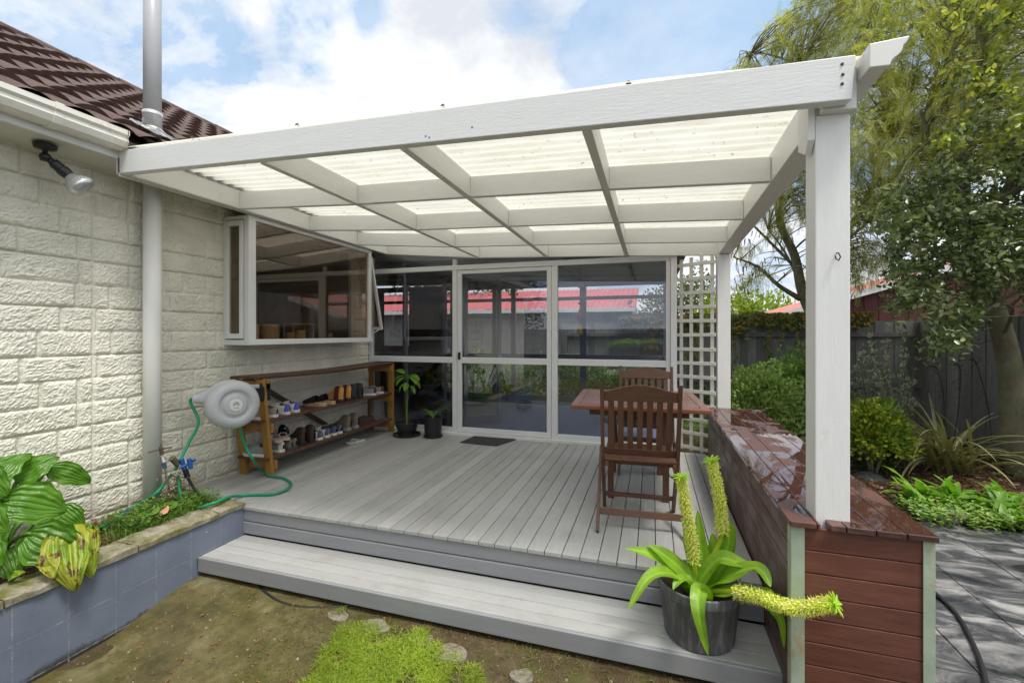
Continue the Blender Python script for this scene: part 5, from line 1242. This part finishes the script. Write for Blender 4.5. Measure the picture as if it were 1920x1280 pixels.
t=thing('boundary_fence','grey paling fence behind the camera faintly mirrored in the glass','fence',(-4,-6.6,-.42))
mb=MB(); x=-14
while x<8: mb.box(x,x+.15,-6.6,-6.58,-.42,1.42+R.uniform(-.006,.006)); x+=.154
mb.build('palings',M_pf,t); mb=MB(); mb.box(-14,8,-6.58,-6.53,1.2,1.28); mb.build('rail',M_pf,t)
# ================================================================ FOLIAGE TOOLS
def rnd_unit():
    while True:
        v=V((R.uniform(-1,1),R.uniform(-1,1),R.uniform(-1,1)))
        if .05<v.length<1: return v.normalized()
def bushy(mb,c,r,n,size,asp=.5,shell=.35,seed=0,rough=.25,up=.4):
    c=V(c)
    for i in range(n):
        d=rnd_unit(); 
        if d.z<-.55: continue
        k=1+rough*noise.noise(d*2.3+V((seed,0,0)))*1.6+rough*.6*noise.noise(d*6+V((0,seed,0)))
        q=(1-shell*R.random()**1.5)*k
        p=c+V((d.x*r[0],d.y*r[1],d.z*r[2]))*q
        dd=(d+rnd_unit()*.9+V((0,0,up))).normalized()
        mb.leaf(p,dd,size*R.uniform(.6,1.25),size*asp,rnd_unit(),.15,R.uniform(-.1,.3))
def shrub(name,label,c,r,n,size,mat,asp=.5,seed=0,rough=.25,shell=.4,group=None):
    t=thing(name,label,'shrub',(c[0],c[1],-.42),group)
    mb=MB(); bushy(mb,c,r,n,size,asp,shell,seed,rough); mb.build('foliage',mat,t)
    mb=MB(); b=V((c[0],c[1],-.45))
    for i in range(9):
        d=rnd_unit(); d.z=abs(d.z)+.3; e=V(c)+V((d.x*r[0],d.y*r[1],d.z*r[2]*.8))*.75; mb.tube([b,b.lerp(e,.5)+rnd_unit()*.05,e],[.018,.012,.005],5)
    mb.build('stems',M_bark2,t); return t
s=NT('tree_bark'); c=s.ramp(s.noise(s.world((1,1,.6)),7,7,.7),[(.3,(.12,.11,.07)),(.7,(.26,.24,.17))]); c=s.mix(s.ramp(s.noise(s.world(),3,5),[(.5,0.0),(.65,.5)]),c,(.16,.19,.10)); M_bark2=s.done(s.bsdf(c,.85,s.bump(s.noise(s.world((1,1,2.5)),30,6,.7),.5,.008),0,.2))
M_pit=leafmat('light_shrub_leaf',[(.16,.26,.06),(.26,.38,.10),(.40,.48,.20)],.4,.3); M_pit2=leafmat('mid_shrub_leaf',[(.09,.17,.035),(.17,.27,.06),(.28,.38,.11)],.4,.3)
M_olive=leafmat('silver_leaf',[(.18,.22,.15),(.32,.36,.27),(.48,.50,.42)],.5,.2); M_yg=leafmat('golden_leaf',[(.08,.16,.03),(.18,.28,.03),(.50,.48,.05)],.35,.3)
M_dk=leafmat('dark_hedge_leaf',[(.025,.06,.015),(.05,.10,.02),(.10,.16,.03)],.4,.25)
shrub('round_shrub','round pale green shrub nearest the bench, left of the white post',(1.42,6.9,.18),(.50,.45,.62),9000,.050,M_pit,.7,1,.22)
shrub('round_shrub','taller mid green shrub touching the left edge of the front post',(2.28,7.9,.28),(.55,.5,.66),8000,.054,M_pit2,.7,2,.3)
shrub('low_shrub','low dark shrub at the fence foot behind the round shrubs',(1.5,9.0,-.1),(.9,.35,.55),3000,.04,M_dk,.6,3)
shrub('golden_shrub','small yellow-green shrub right of the front post',(2.42,6.15,.08),(.33,.30,.36),4500,.050,M_yg,.7,4,.3)
shrub('dark_shrub','dark green shrub under the golden shrub right of the post',(2.38,6.4,-.2),(.38,.3,.3),2600,.035,M_dk,.6,5)
# silver open shrub on stems
t=thing('silver_shrub','open silvery grey-green shrub standing against the charcoal fence','shrub',(3.15,7.6,-.42))
mb=MB(); st=MB()
for i in range(85):
    tip=at(R.uniform(1588,1730),R.uniform(625,870),'y',R.uniform(7.1,8.0)); b=V((3.15,7.6,-.42))+V((R.uniform(-.15,.15),R.uniform(-.1,.1),0)); P=spline([b,b.lerp(tip,.5)+V((R.uniform(-.12,.12),0,-.05)),tip],6); st.tube(P,[.008-.0055*k/12 for k in range(13)],5)
    for k in range(4,13):
        for q in range(5): mb.leaf(P[k]+rnd_unit()*.02,(P[k]-P[k-1]).normalized()+rnd_unit()*1.0,R.uniform(.035,.06),.018,rnd_unit(),.1)
    for q in range(8): mb.leaf(tip+rnd_unit()*.02,(tip-P[-2]).normalized()+rnd_unit()*.8,.05,.02,rnd_unit(),.1)
mb.build('foliage',M_olive,t); st.build('stems',M_bark2,t)
# flax
M_flax=leafmat('bronze_flax',[(.11,.085,.06),(.20,.165,.10),(.34,.33,.16),(.26,.19,.14)],.35,.2,.5)
t=thing('flax','bronze flax clump with long arching strap leaves in front of the side fence','plant',(3.35,6.55,-.42))
for i in range(74):
    mb=MB(); az=R.uniform(0,6.28) if i%2 else R.uniform(2.4,4.8); arcleaf(mb,(3.35+R.gauss(0,.10),6.55+R.gauss(0,.09),-.42),az,R.uniform(.75,1.35),R.uniform(.85,1.4),R.uniform(.028,.046),R.uniform(.7,2.0),14,keel=.45,nv=2); mb.build('leaf',M_flax,t,smooth_=True)
M_dead=pmat('dead_flower_stem',(.035,.022,.018),.8,.3,30)
mb=MB()
for (a,b) in (((1780,860),(1800,690)),((1860,830),(1830,680)),((1770,800),(1757,692))):
    A_=at(*a,'y',6.5);B_=at(*b,'y',6.5); P=spline([A_,A_.lerp(B_,.5)+V((.03,0,0)),B_,B_+V((-.06,0,.03))],6); mb.tube(P,.006,5)
    for k in range(6,18,1): mb.tube([P[k],P[k]+V((R.uniform(-.07,.07),0,R.uniform(-.02,.05))),P[k]+V((R.uniform(-.09,.09),0,R.uniform(-.08,.02)))],.0025,4)
mb.build('dead_flower_stem',M_dead,t)
# bright strappy clump
M_hc=veinleaf('bright_clump_leaf',(.10,.22,.015),(.20,.38,.04),None,3,1,.4,trans=.35)
cl=thing('leafy_clump','bright green broad-leaved clump spreading over the paving edge at right','plant',(2.75,5.15,-.42))
for i in range(100):
    cx0,cy0=R.choice([(2.45,5.15),(2.75,5.3),(3.05,5.2),(2.9,4.95),(3.3,5.0),(2.6,5.45),(3.2,5.4)]); mb=MB()
    arcleaf(mb,(cx0+R.gauss(0,.07),cy0+R.gauss(0,.07),-.42),R.uniform(0,6.28),R.uniform(.7,1.4),R.uniform(.24,.44),R.uniform(.05,.085),R.uniform(.6,1.7),9,prof=lambda q:(.2+.8*smooth(q*2.5))*(1-max(0,(q-.4)/.6)**2)**.8,keel=.25,wave=.25,seed=i); mb.build('leaf',M_hc,cl,smooth_=True)
mb=MB()
for i in range(2200):
    x=R.uniform(2.2,3.8); y=4.72+R.random()*.5; a=R.uniform(0,6.28); mb.leaf((x,y,-.40+R.random()*.13),(math.cos(a),math.sin(a),R.uniform(0,.6)),R.uniform(.03,.055),R.uniform(.02,.03))
tag(mb.build('ground_cover',leafmat('ground_cover_leaf',[(.10,.20,.03),(.18,.30,.05),(.28,.38,.10)],.5,.3)),'small green and grey ground cover along the paving edge','ground cover',kind='stuff')
mb=MB()
for i in range(3000):
    x=R.uniform(1.1,4.2); y=R.uniform(6.4,9.4); 
    if noise.noise(V((x*2,y*2,5)))<.0: continue
    a=R.uniform(0,6.28); mb.leaf((x,y,-.38+R.random()*.15),(math.cos(a),math.sin(a),R.uniform(0,.8)),R.uniform(.03,.07),R.uniform(.015,.03))
tag(mb.build('undergrowth',M_pit2),'low green undergrowth between the shrubs','undergrowth',kind='stuff')
for (px,py,y,r,lb) in ((1628,862,6.0,.14,'dark grey rock beside the golden shrub'),(1735,940,5.0,.13,'black rounded rock at the paving corner'),(1775,945,4.95,.15,'buff flat rock edging the leafy clump')):
    p=at(px,py,'y',y); mb=MB(); mb.grid(24,14,lambda u,w,p=p,r=r,y=y:tuple(V((p.x,y,-.40))+V((math.cos(u*2*pi)*math.sin(w*pi)*1.3,math.sin(u*2*pi)*math.sin(w*pi)*.9,math.cos(w*pi)*.62))*r*(1+.25*noise.noise(V((math.cos(u*2*pi)*1.5,math.sin(u*2*pi)*1.5,w*3+r*50)))))); simple('rock',lb,'rock',mb,M_st if 'buff' in lb else pmat('dark_rock',(.05,.05,.055),.7,.3,12,.6,40),smooth_=True,group='garden edging rocks')
# ================================================================ IVY
M_ivy=leafmat('ivy_leaf',[(.04,.09,.015),(.09,.16,.03),(.17,.22,.05),(.30,.12,.03),(.36,.28,.08)],.4,.25)
t=thing('ivy','ivy with green and rusty leaves draped over the top of the rear fence','climber',(2.2,9.5,1.0))
mb=MB()
for i in range(5200):
    x=R.uniform(-.6,3.7); drop=(R.random()**2)*(.20+.16*max(0,noise.noise(V((x*2.2,0,0)))*2)); y=9.52-R.random()*.13; z=1.60-drop+.06*noise.noise(V((x*3,4,0)))
    a=R.uniform(0,6.28); mb.leaf((x,y,z),(math.cos(a),-.5,math.sin(a)),R.uniform(.04,.075),R.uniform(.035,.06),(0,-1,.4),.1)
for k in range(16):
    x=R.uniform(.6,3.5); L_=R.uniform(.35,.95)
    for q in range(int(L_*45)): a=R.uniform(0,6.28); mb.leaf((x+.03*math.sin(q*.3),9.48,1.4-q/45),(math.cos(a),-.4,math.sin(a)-.4),R.uniform(.035,.06),.04,(0,-1,.4),.1)
mb.build('foliage',M_ivy,t)
# ================================================================ TREES
def nearest(samples,p):
    return min(samples,key=lambda q:(q[0]-p).length+ .25*max(0,q[0].z-p.z))
def limb(st,pts,r0,r1,samples,n=8):
    P=spline(pts,8); m=len(P); rs=[lerp(r0,r1,(k/(m-1))**.8) for k in range(m)]; st.tube(P,rs,12)
    samples+= [(p,r) for p,r in zip(P,rs)]
# broadleaf tree at the right
bt=thing('broadleaf_tree','broadleaf tree with smooth grey leaning trunk at the right edge','tree',(4.05,6.75,-.42))
st=MB(); S=[]
limb(st,[(4.12,6.72,-.5),(4.02,6.72,.2),(3.98,6.70,.8),(3.86,6.68,1.4),(3.65,6.66,2.1),(3.48,6.6,2.9),(3.5,6.5,3.8),(3.6,6.4,5.0)],.15,.05,S)
for pts,r in (([(3.62,6.66,2.2),(3.9,6.6,2.9),(4.2,6.5,3.6),(4.6,6.3,4.4)],.09),([(3.75,6.66,1.8),(3.4,6.3,2.2),(3.0,6.0,2.4),(2.7,5.8,2.35)],.05),([(3.5,6.6,2.7),(3.1,6.3,3.2),(2.8,6.0,3.7)],.055),([(3.9,6.7,1.2),(3.7,6.2,1.5),(3.4,5.9,1.55),(3.15,5.8,1.4)],.018),([(3.55,6.6,2.5),(3.9,6.0,3.0),(4.2,5.5,3.4)],.06),([(3.5,6.5,3.8),(3.2,6.2,4.4),(3.0,6.0,5.0)],.05)):
    limb(st,pts,r,.015,S)
trunk_b=st
mb=MB(); mb2=MB(); lit=[]
def cluster(mbx,p,n,size,asp,spread=.11,down=.0):
    for q in range(n):
        d=(rnd_unit()+V((0,-.2,.15-down))).normalized(); mbx.leaf(p+rnd_unit()*spread*R.random(),d,size*R.uniform(.7,1.25),size*asp,rnd_unit()+V((0,0,.8)),.12,R.uniform(0,.3))
def pick(poly_fn,ya,yb_): 
    while True:
        px=R.uniform(1560,2050); py=R.uniform(-250,700); 
        if poly_fn(px,py): return at(px,py,'y',R.uniform(ya,yb_))
def broad(px,py):
    edge=34*noise.noise(V((px*.025,py*.025,0)))+48*noise.noise(V((px*.009,py*.009,4)))
    left=interp(py,[-250,60,200,260,400,520,600,660],[1770,1800,1800,1770,1655,1640,1705,1715]); bot=interp(px,[1600,1700,1740,1800,1850,1900,1960,2050],[500,650,668,640,560,520,600,620])
    return px>left+edge and py<bot+edge*.6 and noise.noise(V((px*.016,py*.016,9)))>(-.27 if py>230 else .02)
tw=[]
for i in range(2100):
    p=pick(broad,5.3,7.4); py=p
    if p.z>5.6: continue
    cluster(mb if (p.z<3.1 or R.random()<.25) else mb2,p,13,.062,.56,.14)
    if i%2==0:
        s0=R.choice(sorted(S,key=lambda q_:(q_[0]-p).length)[:14])[0]; mid=s0.lerp(p,.5)+rnd_unit()*.16+V((0,0,.10)); (i%5==0) and st.tube(spline([s0,mid,p],4),[.010,.009,.008,.007,.006,.005,.004,.003,.002],5)
# canopy above the picture, shades the garden
for i in range(260):
    p=V((R.uniform(2.6,5.6),R.uniform(5.0,8.2),R.uniform(4.6,6.2))); cluster(mb2,p,12,.07,.5,.2)
M_bl=leafmat('dark_broad_leaf',[(.06,.09,.035),(.12,.16,.06),(.24,.28,.13)],.28,.25,.5); M_bl2=leafmat('sunny_broad_leaf',[(.17,.22,.04),(.30,.34,.06),(.50,.48,.13)],.32,.4)
st.build('trunk',M_bark2,bt,smooth_=True); mb.build('crown',M_bl,bt); mb2.build('upper_crown',M_bl2,bt)
# feathery tree behind the post
ft=thing('feathery_tree','tall feathery tree with drooping ferny fronds and hanging seed pods behind the post','tree',(3.75,8.9,-.42))
st=MB(); S=[]
T0=at(1535,620,'y',8.9)
limb(st,[(T0.x+.25,8.9,-.5),(T0.x+.18,8.9,.6),(T0.x,8.9,T0.z),tuple(at(1505,548,'y',8.9)),tuple(at(1490,480,'y',8.8)),tuple(at(1460,400,'y',8.7)),tuple(at(1470,250,'y',8.6))],.14,.04,S)
for pts,r in (([(1500,560),(1460,535),(1420,500),(1375,482)],.05),([(1515,575),(1560,480),(1620,380),(1680,250)],.10),([(1560,480),(1540,380),(1520,250),(1500,120),(1450,60)],.07),([(1490,500),(1440,450),(1400,410),(1370,380)],.03),([(1495,520),(1470,470),(1440,430)],.025),([(1620,380),(1700,300),(1760,150),(1800,20)],.06),([(1680,250),(1640,120),(1600,20),(1560,-80)],.05),([(1520,250),(1580,180),(1640,160)],.035),([(1560,480),(1600,440),(1650,400)],.04),([(1500,120),(1430,100),(1405,105)],.02),([(1600,20),(1520,-30),(1480,-60)],.03)):
    limb(st,[tuple(at(a,b,'y',8.9-.25*i*R.choice([1,-.3,.6]))) for i,(a,b) in enumerate(pts)],r,.010,S)
mb=MB()
def frond(mbx,p,d,L,ll=.055):
    d=V(d).normalized(); P=[p]; k=7; pos=p.copy()
    for i in range(k): d=(d+V((0,0,-.20))).normalized(); pos=pos+d*(L/k); P.append(pos)
    side=d.cross(V((0,0,1))); side=side.normalized() if side.length>.01 else V((1,0,0)); side=(side+rnd_unit()*.5).normalized()
    mbx.add([P[0]-side*.0015,P[0]+side*.0015,P[-1]],[(0,1,2)])
    for i in range(1,k*2+1):
        t=i/(k*2); a=t*k; j=min(int(a),k-1); q=P[j].lerp(P[j+1],a-j); dd=(P[j+1]-P[j]).normalized()
        l=ll*(1-.55*abs(t-.45)*1.6)
        for s_ in (-1,1):
            e=q+(side*s_*.85+dd*.65).normalized()*l+V((0,0,-.006)); w=dd*.0055
            mbx.add([q,(q+e)/2+w,e,(q+e)/2-w],[(0,1,2,3)])
def feath(px,py):
    e=30*noise.noise(V((px*.012,py*.012,3)))+14*noise.noise(V((px*.04,py*.04,8)))
    top=interp(px,[1390,1410,1450,1500,1540],[115,95,50,0,-120]); 
    if px<1510: bot=interp(px,[1370,1420,1470,1510],[545,560,555,470]); 
    else: bot=interp(px,[1585,1640,1700,1800,1900],[540,510,430,360,320])
    if py<top+e*.5 or py>bot+e: return False
    if px<1520 and py>400 and noise.noise(V((px*.022,py*.022,1)))<.10*(py-370)/100: return False
    return noise.noise(V((px*.013,py*.013,6)))>(-.42 if py<420 else -.25) 
n=0; fm=MB()
while n<5600:
    px=R.uniform(1368,1990) if R.random()<.72 else R.uniform(1370,1700); py=R.uniform(-200,600)
    if px<1500 and R.random()<.15: pass
    if not feath(px,py): continue
    p=at(px,py,'y',R.uniform(7.7,9.7) if px<1600 else R.uniform(7.2,9.5)); n+=1
    m_=fm if noise.noise(p*1.3)>.08 else mb
    for q in range(2): d=rnd_unit()+V((-.3,-.2,.1)); frond(m_,p,d,R.uniform(.22,.42))
    if n%3==0: s0=nearest(S,p)[0]; st.tube(spline([s0,s0.lerp(p,.55)+rnd_unit()*.10+V((0,0,.12)),p],4),[.011,.010,.009,.008,.007,.006,.005,.004,.003],4)
for i in range(1300):
    px=R.uniform(1590,1990); py=R.uniform(-150,430)
    if noise.noise(V((px*.014,py*.014,16)))<-.12 or py>interp(px,[1590,1650,1720,1990],[430,420,300,240]): continue
    p=at(px,py,'y',R.uniform(5.6,7.4)); m_=fm if R.random()<.55 else mb
    for q in range(2): frond(m_,p,rnd_unit()+V((-.3,-.2,.0)),R.uniform(.18,.34),.045)
M_ff=leafmat('feathery_leaf',[(.15,.17,.055),(.25,.27,.085),(.38,.39,.15)],.5,.35); M_ff2=leafmat('yellow_feathery_leaf',[(.26,.28,.07),(.38,.39,.09),(.55,.50,.16)],.5,.4)
st.build('trunk',M_bark2,ft,smooth_=True); mb.build('crown',M_ff,ft); fm.build('yellow_crown',M_ff2,ft)
M_pod=pmat('seed_pod',(.10,.07,.04),.7,.3,20)
for i in range(96):
    pd=MB()
    px,py=(R.gauss(1600,14),R.uniform(440,580)) if i%3==0 else ((R.uniform(1372,1410),R.uniform(440,545)) if i%3==1 else (R.uniform(1400,1500),R.uniform(380,520)))
    p=at(px,py,'y',8.3); pd.tube([p,p+V((R.uniform(-.02,.02),0,-.09))],[.008,.005],5)
    pd.build('seed_pod',M_pod,ft)
# far greenery beyond the fence
M_far=leafmat('far_yellow_green',[(.12,.20,.02),(.24,.32,.03),(.36,.42,.06)],.5,.4); M_far2=leafmat('far_olive',[(.06,.09,.03),(.11,.14,.05),(.16,.17,.08)],.6,.3)
shrub('far_bush','yellow-green bush beyond the red roof',(3.9,22,1.4),(2.3,1,1.75),6000,.17,M_far,.5,7,.35)
shrub('far_tree','olive green far tree to the left of the yellow-green bush',(1.9,26,1.6),(2.4,1.2,2.6),6000,.2,M_far2,.5,8,.4)
shrub('far_tree','large dark tree beyond the house seen through the sunroom glass',(-7.5,16,2),(2.8,1.5,3.2),6000,.16,M_dk,.5,9,.4)
shrub('far_tree','round dark tree behind the camera mirrored beside the red roof',(3.4,-15,1.4),(2.6,1.5,2.6),5000,.16,M_pit2,.5,10,.4)
shrub('far_tree','dark tree behind the mirrored red roof',(-9.5,-20,2.6),(2.4,1.5,2.9),3500,.2,M_dk,.5,11,.4)
# seen through the sunroom: ferns and shrubs against the fence
shrub('garden_shrub','mid green shrub outside the rear sunroom glass at the left',(-3.6,8.9,.15),(1.0,.4,.75),4500,.06,M_pit2,.6,12)
shrub('garden_shrub','dense green shrub outside the rear sunroom glass in the middle',(-1.9,8.9,.1),(1.1,.4,.72),5500,.06,M_pit2,.6,13)
shrub('garden_shrub','light green shrub outside the rear sunroom glass at the right',(-.4,9.0,.0),(.9,.35,.62),4500,.06,M_pit,.6,14)
M_fern=leafmat('fern_frond',[(.14,.28,.03),(.24,.40,.06)],.4,.45)
def fern(name,label,c,n,L_,ll):
    t=thing(name,label,'fern',c)
    for i in range(n):
        mb=MB(); a=6.28*i/n+R.uniform(-.3,.3); frond(mb,V(c)+V((0,0,.3)),(math.cos(a),math.sin(a),.9),L_*R.uniform(.8,1.1),ll); k=len(mb.v); mb.build('frond',M_fern,t)
fern('tree_fern','tree fern crown outside the rear sunroom glass behind the far chair',(-.25,8.75,.72),14,.75,.16)
fern('tree_fern','smaller fern outside the rear sunroom glass at mid left',(-1.3,8.7,.45),12,.6,.13)
fern('garden_fern','low fern showing through the bottom of the trellis',(.55,6.6,-.35),14,.6,.12)
fern('garden_fern','low bright fern behind the trellis next to the rear post',(1.0,7.4,-.3),14,.7,.12)
# ================================================================ PERSON TAKING THE PICTURE (mirrored faintly in the glass)
def skinmesh(name,J,E_,mat,parent,sub_=2,root=0):
    o0=V(ORG[parent.name]); me=bpy.data.meshes.new(name); me.from_pydata([(a[0]-o0.x,a[1]-o0.y,a[2]-o0.z) for a in J],E_,[]); o=bpy.data.objects.new(name,me); C.objects.link(o); o.parent=parent; ORG[o.name]=tuple(o0)
    m=o.modifiers.new('skin','SKIN'); m.use_smooth_shade=True
    for i,a in enumerate(J): me.skin_vertices[0].data[i].radius=(a[3],a[4] if len(a)>4 else a[3]); me.skin_vertices[0].data[i].use_root=(i==root)
    s_=o.modifiers.new('sub','SUBSURF'); s_.levels=sub_; s_.render_levels=sub_; me.materials.append(mat); return o
pe=thing('person','person in dark jacket holding a camera, faintly mirrored in the right glass pane','person',(0,-.42,-.42))
M_skin=pmat('skin',(.42,.24,.17),.55,.05,10); M_jk=pmat('dark_jacket',(.035,.033,.035),.8,.2,10,.3,40); M_tr=pmat('dark_trousers',(.03,.035,.05),.8,.2,10,.3,40); M_hair=pmat('dark_hair',(.02,.014,.01),.6,.3,40,.4,100)
Z=-.42; px0,py0=-.02,-.45
J=[(px0,py0,Z+.95,.14,.10),(px0,py0,Z+1.12,.125,.09),(px0,py0,Z+1.32,.15,.10),(px0,py0,Z+1.45,.08,.07),(px0,py0+.01,Z+1.53,.052,.055),(px0,py0+.02,Z+1.60,.066,.080),(px0,py0+.025,Z+1.68,.074,.092),(px0,py0+.02,Z+1.76,.055,.07)]
E_=[(i,i+1) for i in range(7)]
for s_ in (-1,1):
    n=len(J); J+=[(px0+s_*.17,py0,Z+1.41,.055),(px0+s_*.24,py0+.03,Z+1.16,.043),(px0+s_*.12,py0+.24,Z+1.32,.034),(px0+s_*.075,py0+.30,Z+1.45,.028,.016),(px0+s_*.09,py0,Z+.88,.085),(px0+s_*.10,py0+.01,Z+.5,.062),(px0+s_*.11,py0-.01,Z+.10,.04),(px0+s_*.12,py0+.12,Z+.04,.035)]
    E_+=[(3,n),(n,n+1),(n+1,n+2),(n+2,n+3),(0,n+4),(n+4,n+5),(n+5,n+6),(n+6,n+7)]
    h=n+3; b=J[h]
    for k in range(5):
        m=len(J); J+=[(b[0]-s_*(.012*k-.02),b[1]+.03+.004*(k%3),b[2]+.03-.014*k,.009),(b[0]-s_*(.012*k+.012),b[1]+.055-.006*k,b[2]+.045-.016*k,.008)]; E_+=[(h,m),(m,m+1)]
skinmesh('body',J,E_,M_skin,pe)
skinmesh('jacket',[(px0,py0,Z+.90,.155,.115),(px0,py0,Z+1.12,.142,.106),(px0,py0,Z+1.33,.165,.115),(px0,py0,Z+1.46,.085,.078),(px0-.175,py0,Z+1.42,.07),(px0-.245,py0+.03,Z+1.16,.056),(px0-.125,py0+.23,Z+1.31,.044),(px0+.175,py0,Z+1.42,.07),(px0+.245,py0+.03,Z+1.16,.056),(px0+.125,py0+.23,Z+1.31,.044)],[(0,1),(1,2),(2,3),(2,4),(4,5),(5,6),(2,7),(7,8),(8,9)],M_jk,pe)
skinmesh('trousers',[(px0,py0,Z+.96,.15,.11)]+[(px0-.09,py0,Z+.85,.095),(px0-.10,py0+.01,Z+.5,.075),(px0-.11,py0-.01,Z+.10,.062),(px0+.09,py0,Z+.85,.095),(px0+.10,py0+.01,Z+.5,.075),(px0+.11,py0-.01,Z+.10,.062)],[(0,1),(1,2),(2,3),(0,4),(4,5),(5,6)],M_tr,pe)
mb=MB(); mb.grid(20,10,lambda u,w:(px0+.084*math.cos(u*2*pi)*math.sin(w*pi*.56),py0+.005+.105*math.sin(u*2*pi)*math.sin(w*pi*.56)-.02*w,Z+1.69+.105*math.cos(w*pi*.56))); mb.build('hair',M_hair,pe,smooth_=True)
mb=MB()
for s_ in (-1,1): mb.lathe([(0,-.011),(.010,-.005),(.010,.005),(0,.011)],(px0+s_*.031,py0+.098,Z+1.69),10)
mb.build('eyes',M_hair,pe,smooth_=True)
# ================================================================ SKY AND LIGHT
w=bpy.data.worlds.new('World'); SC.world=w; w.use_nodes=True; t=w.node_tree; t.nodes.clear()
class WN(NT):
    def __init__(s): s.t=t
W=WN(); out=W.n('ShaderNodeOutputWorld'); bg=W.n('ShaderNodeBackground')
SUN_EL,SUN_AZ=math.radians(66),math.radians(120)   # azimuth from +Y clockwise
sky=W.n('ShaderNodeTexSky'); sky.sky_type='NISHITA'; sky.sun_disc=False; sky.sun_elevation=SUN_EL; sky.sun_rotation=SUN_AZ; sky.air_density=1.0; sky.dust_density=1.2; sky.ozone_density=1.5
tc=W.n('ShaderNodeTexCoord'); d=tc.outputs['Generated']
sep=W.n('ShaderNodeSeparateXYZ'); W.l(d,sep.inputs[0])
zz=W.math('ADD',W.math('MAXIMUM',sep.outputs[2],0.0),.22)
cx_=W.math('DIVIDE',sep.outputs[0],zz); cy_=W.math('DIVIDE',sep.outputs[1],zz)
cb=W.n('ShaderNodeCombineXYZ'); W.l(cx_,cb.inputs[0]); W.l(cy_,cb.inputs[1]); cb.inputs[2].default_value=3.7
n1=W.noise(cb.outputs[0],1.9,12,.60,.25)
def blob(px,py,power,amt):
    v=ray(px,py).normalized(); dp=W.n('ShaderNodeVectorMath',operation='DOT_PRODUCT'); W.l(d,dp.inputs[0]); dp.inputs[1].default_value=v
    nrm=W.n('ShaderNodeVectorMath',operation='LENGTH'); W.l(d,nrm.inputs[0])
    return W.math('MULTIPLY',W.math('POWER',W.math('MAXIMUM',dp.outputs['Value'],0.001),power),amt)
m=n1
for b in ((1330,60,26,-.24),(700,0,1200,-.14),(690,40,2500,-.12),(400,30,1500,-.06),(60,100,60,-.04),(230,60,500,-.02),(450,60,80,.05),(560,150,30,.13),(820,90,90,.07),(1010,140,900,.15),(1060,10,900,.10),(930,60,1500,-.06),(350,200,120,-.04)):
    m=W.math('ADD',m,blob(*b))
veil=W.noise(cb.outputs[0],.9,6,.6); cm=W.ramp(m,[(.39,0.0),(.455,.55),(.55,1.0)]); cm=W.math('MAXIMUM',cm,W.math('MULTIPLY',W.ramp(veil,[(.35,0.0),(.65,1.0)]),.55))
n2=W.noise(cb.outputs[0],2.6,7,.6,.2)
cc=W.ramp(n2,[(.33,(.41,.43,.465)),(.44,(.51,.52,.53)),(.54,(.58,.58,.575))])
skb=W.mix(1.0,sky.outputs[0],(.105,.105,.105),'MULTIPLY')
skb=W.mix(.78,skb,(.115,.275,.48))
haz=W.ramp(sep.outputs[2],[(0.0,.85),(.38,.12),(.6,0.0)])
skb=W.mix(haz,skb,(.40,.46,.54))
c=W.mix(cm,skb,cc)
sdv=(math.sin(SUN_AZ)*math.cos(SUN_EL),math.cos(SUN_AZ)*math.cos(SUN_EL),math.sin(SUN_EL))
dp=W.n('ShaderNodeVectorMath',operation='DOT_PRODUCT'); W.l(d,dp.inputs[0]); dp.inputs[1].default_value=sdv
gl=W.ramp(dp.outputs['Value'],[(.55,(1,1,1)),(.8,(1.6,1.55,1.45)),(1.0,(3.2,3.0,2.7))]); c=W.mix(1.0,c,gl,'MULTIPLY')
W.l(c,bg.inputs[0]); bg.inputs[1].default_value=1.0; W.l(bg.outputs[0],out.inputs[0])
sl=bpy.data.lights.new('sun','SUN'); sl.energy=1.7; sl.angle=math.radians(14); sl.color=(1,.95,.86)
so=bpy.data.objects.new('sun',sl); C.objects.link(so)
sd=V((math.sin(SUN_AZ)*math.cos(SUN_EL),math.cos(SUN_AZ)*math.cos(SUN_EL),math.sin(SUN_EL)))
so.rotation_euler=sd.to_track_quat('Z','Y').to_euler(); so.location=(0,0,20)
SC.view_settings.view_transform='Standard'; SC.view_settings.look='None'; SC.view_settings.exposure=0.95; SC.view_settings.gamma=1
SC.render.engine='CYCLES'; SC.cycles.max_bounces=10; SC.cycles.transparent_max_bounces=24; SC.cycles.diffuse_bounces=5
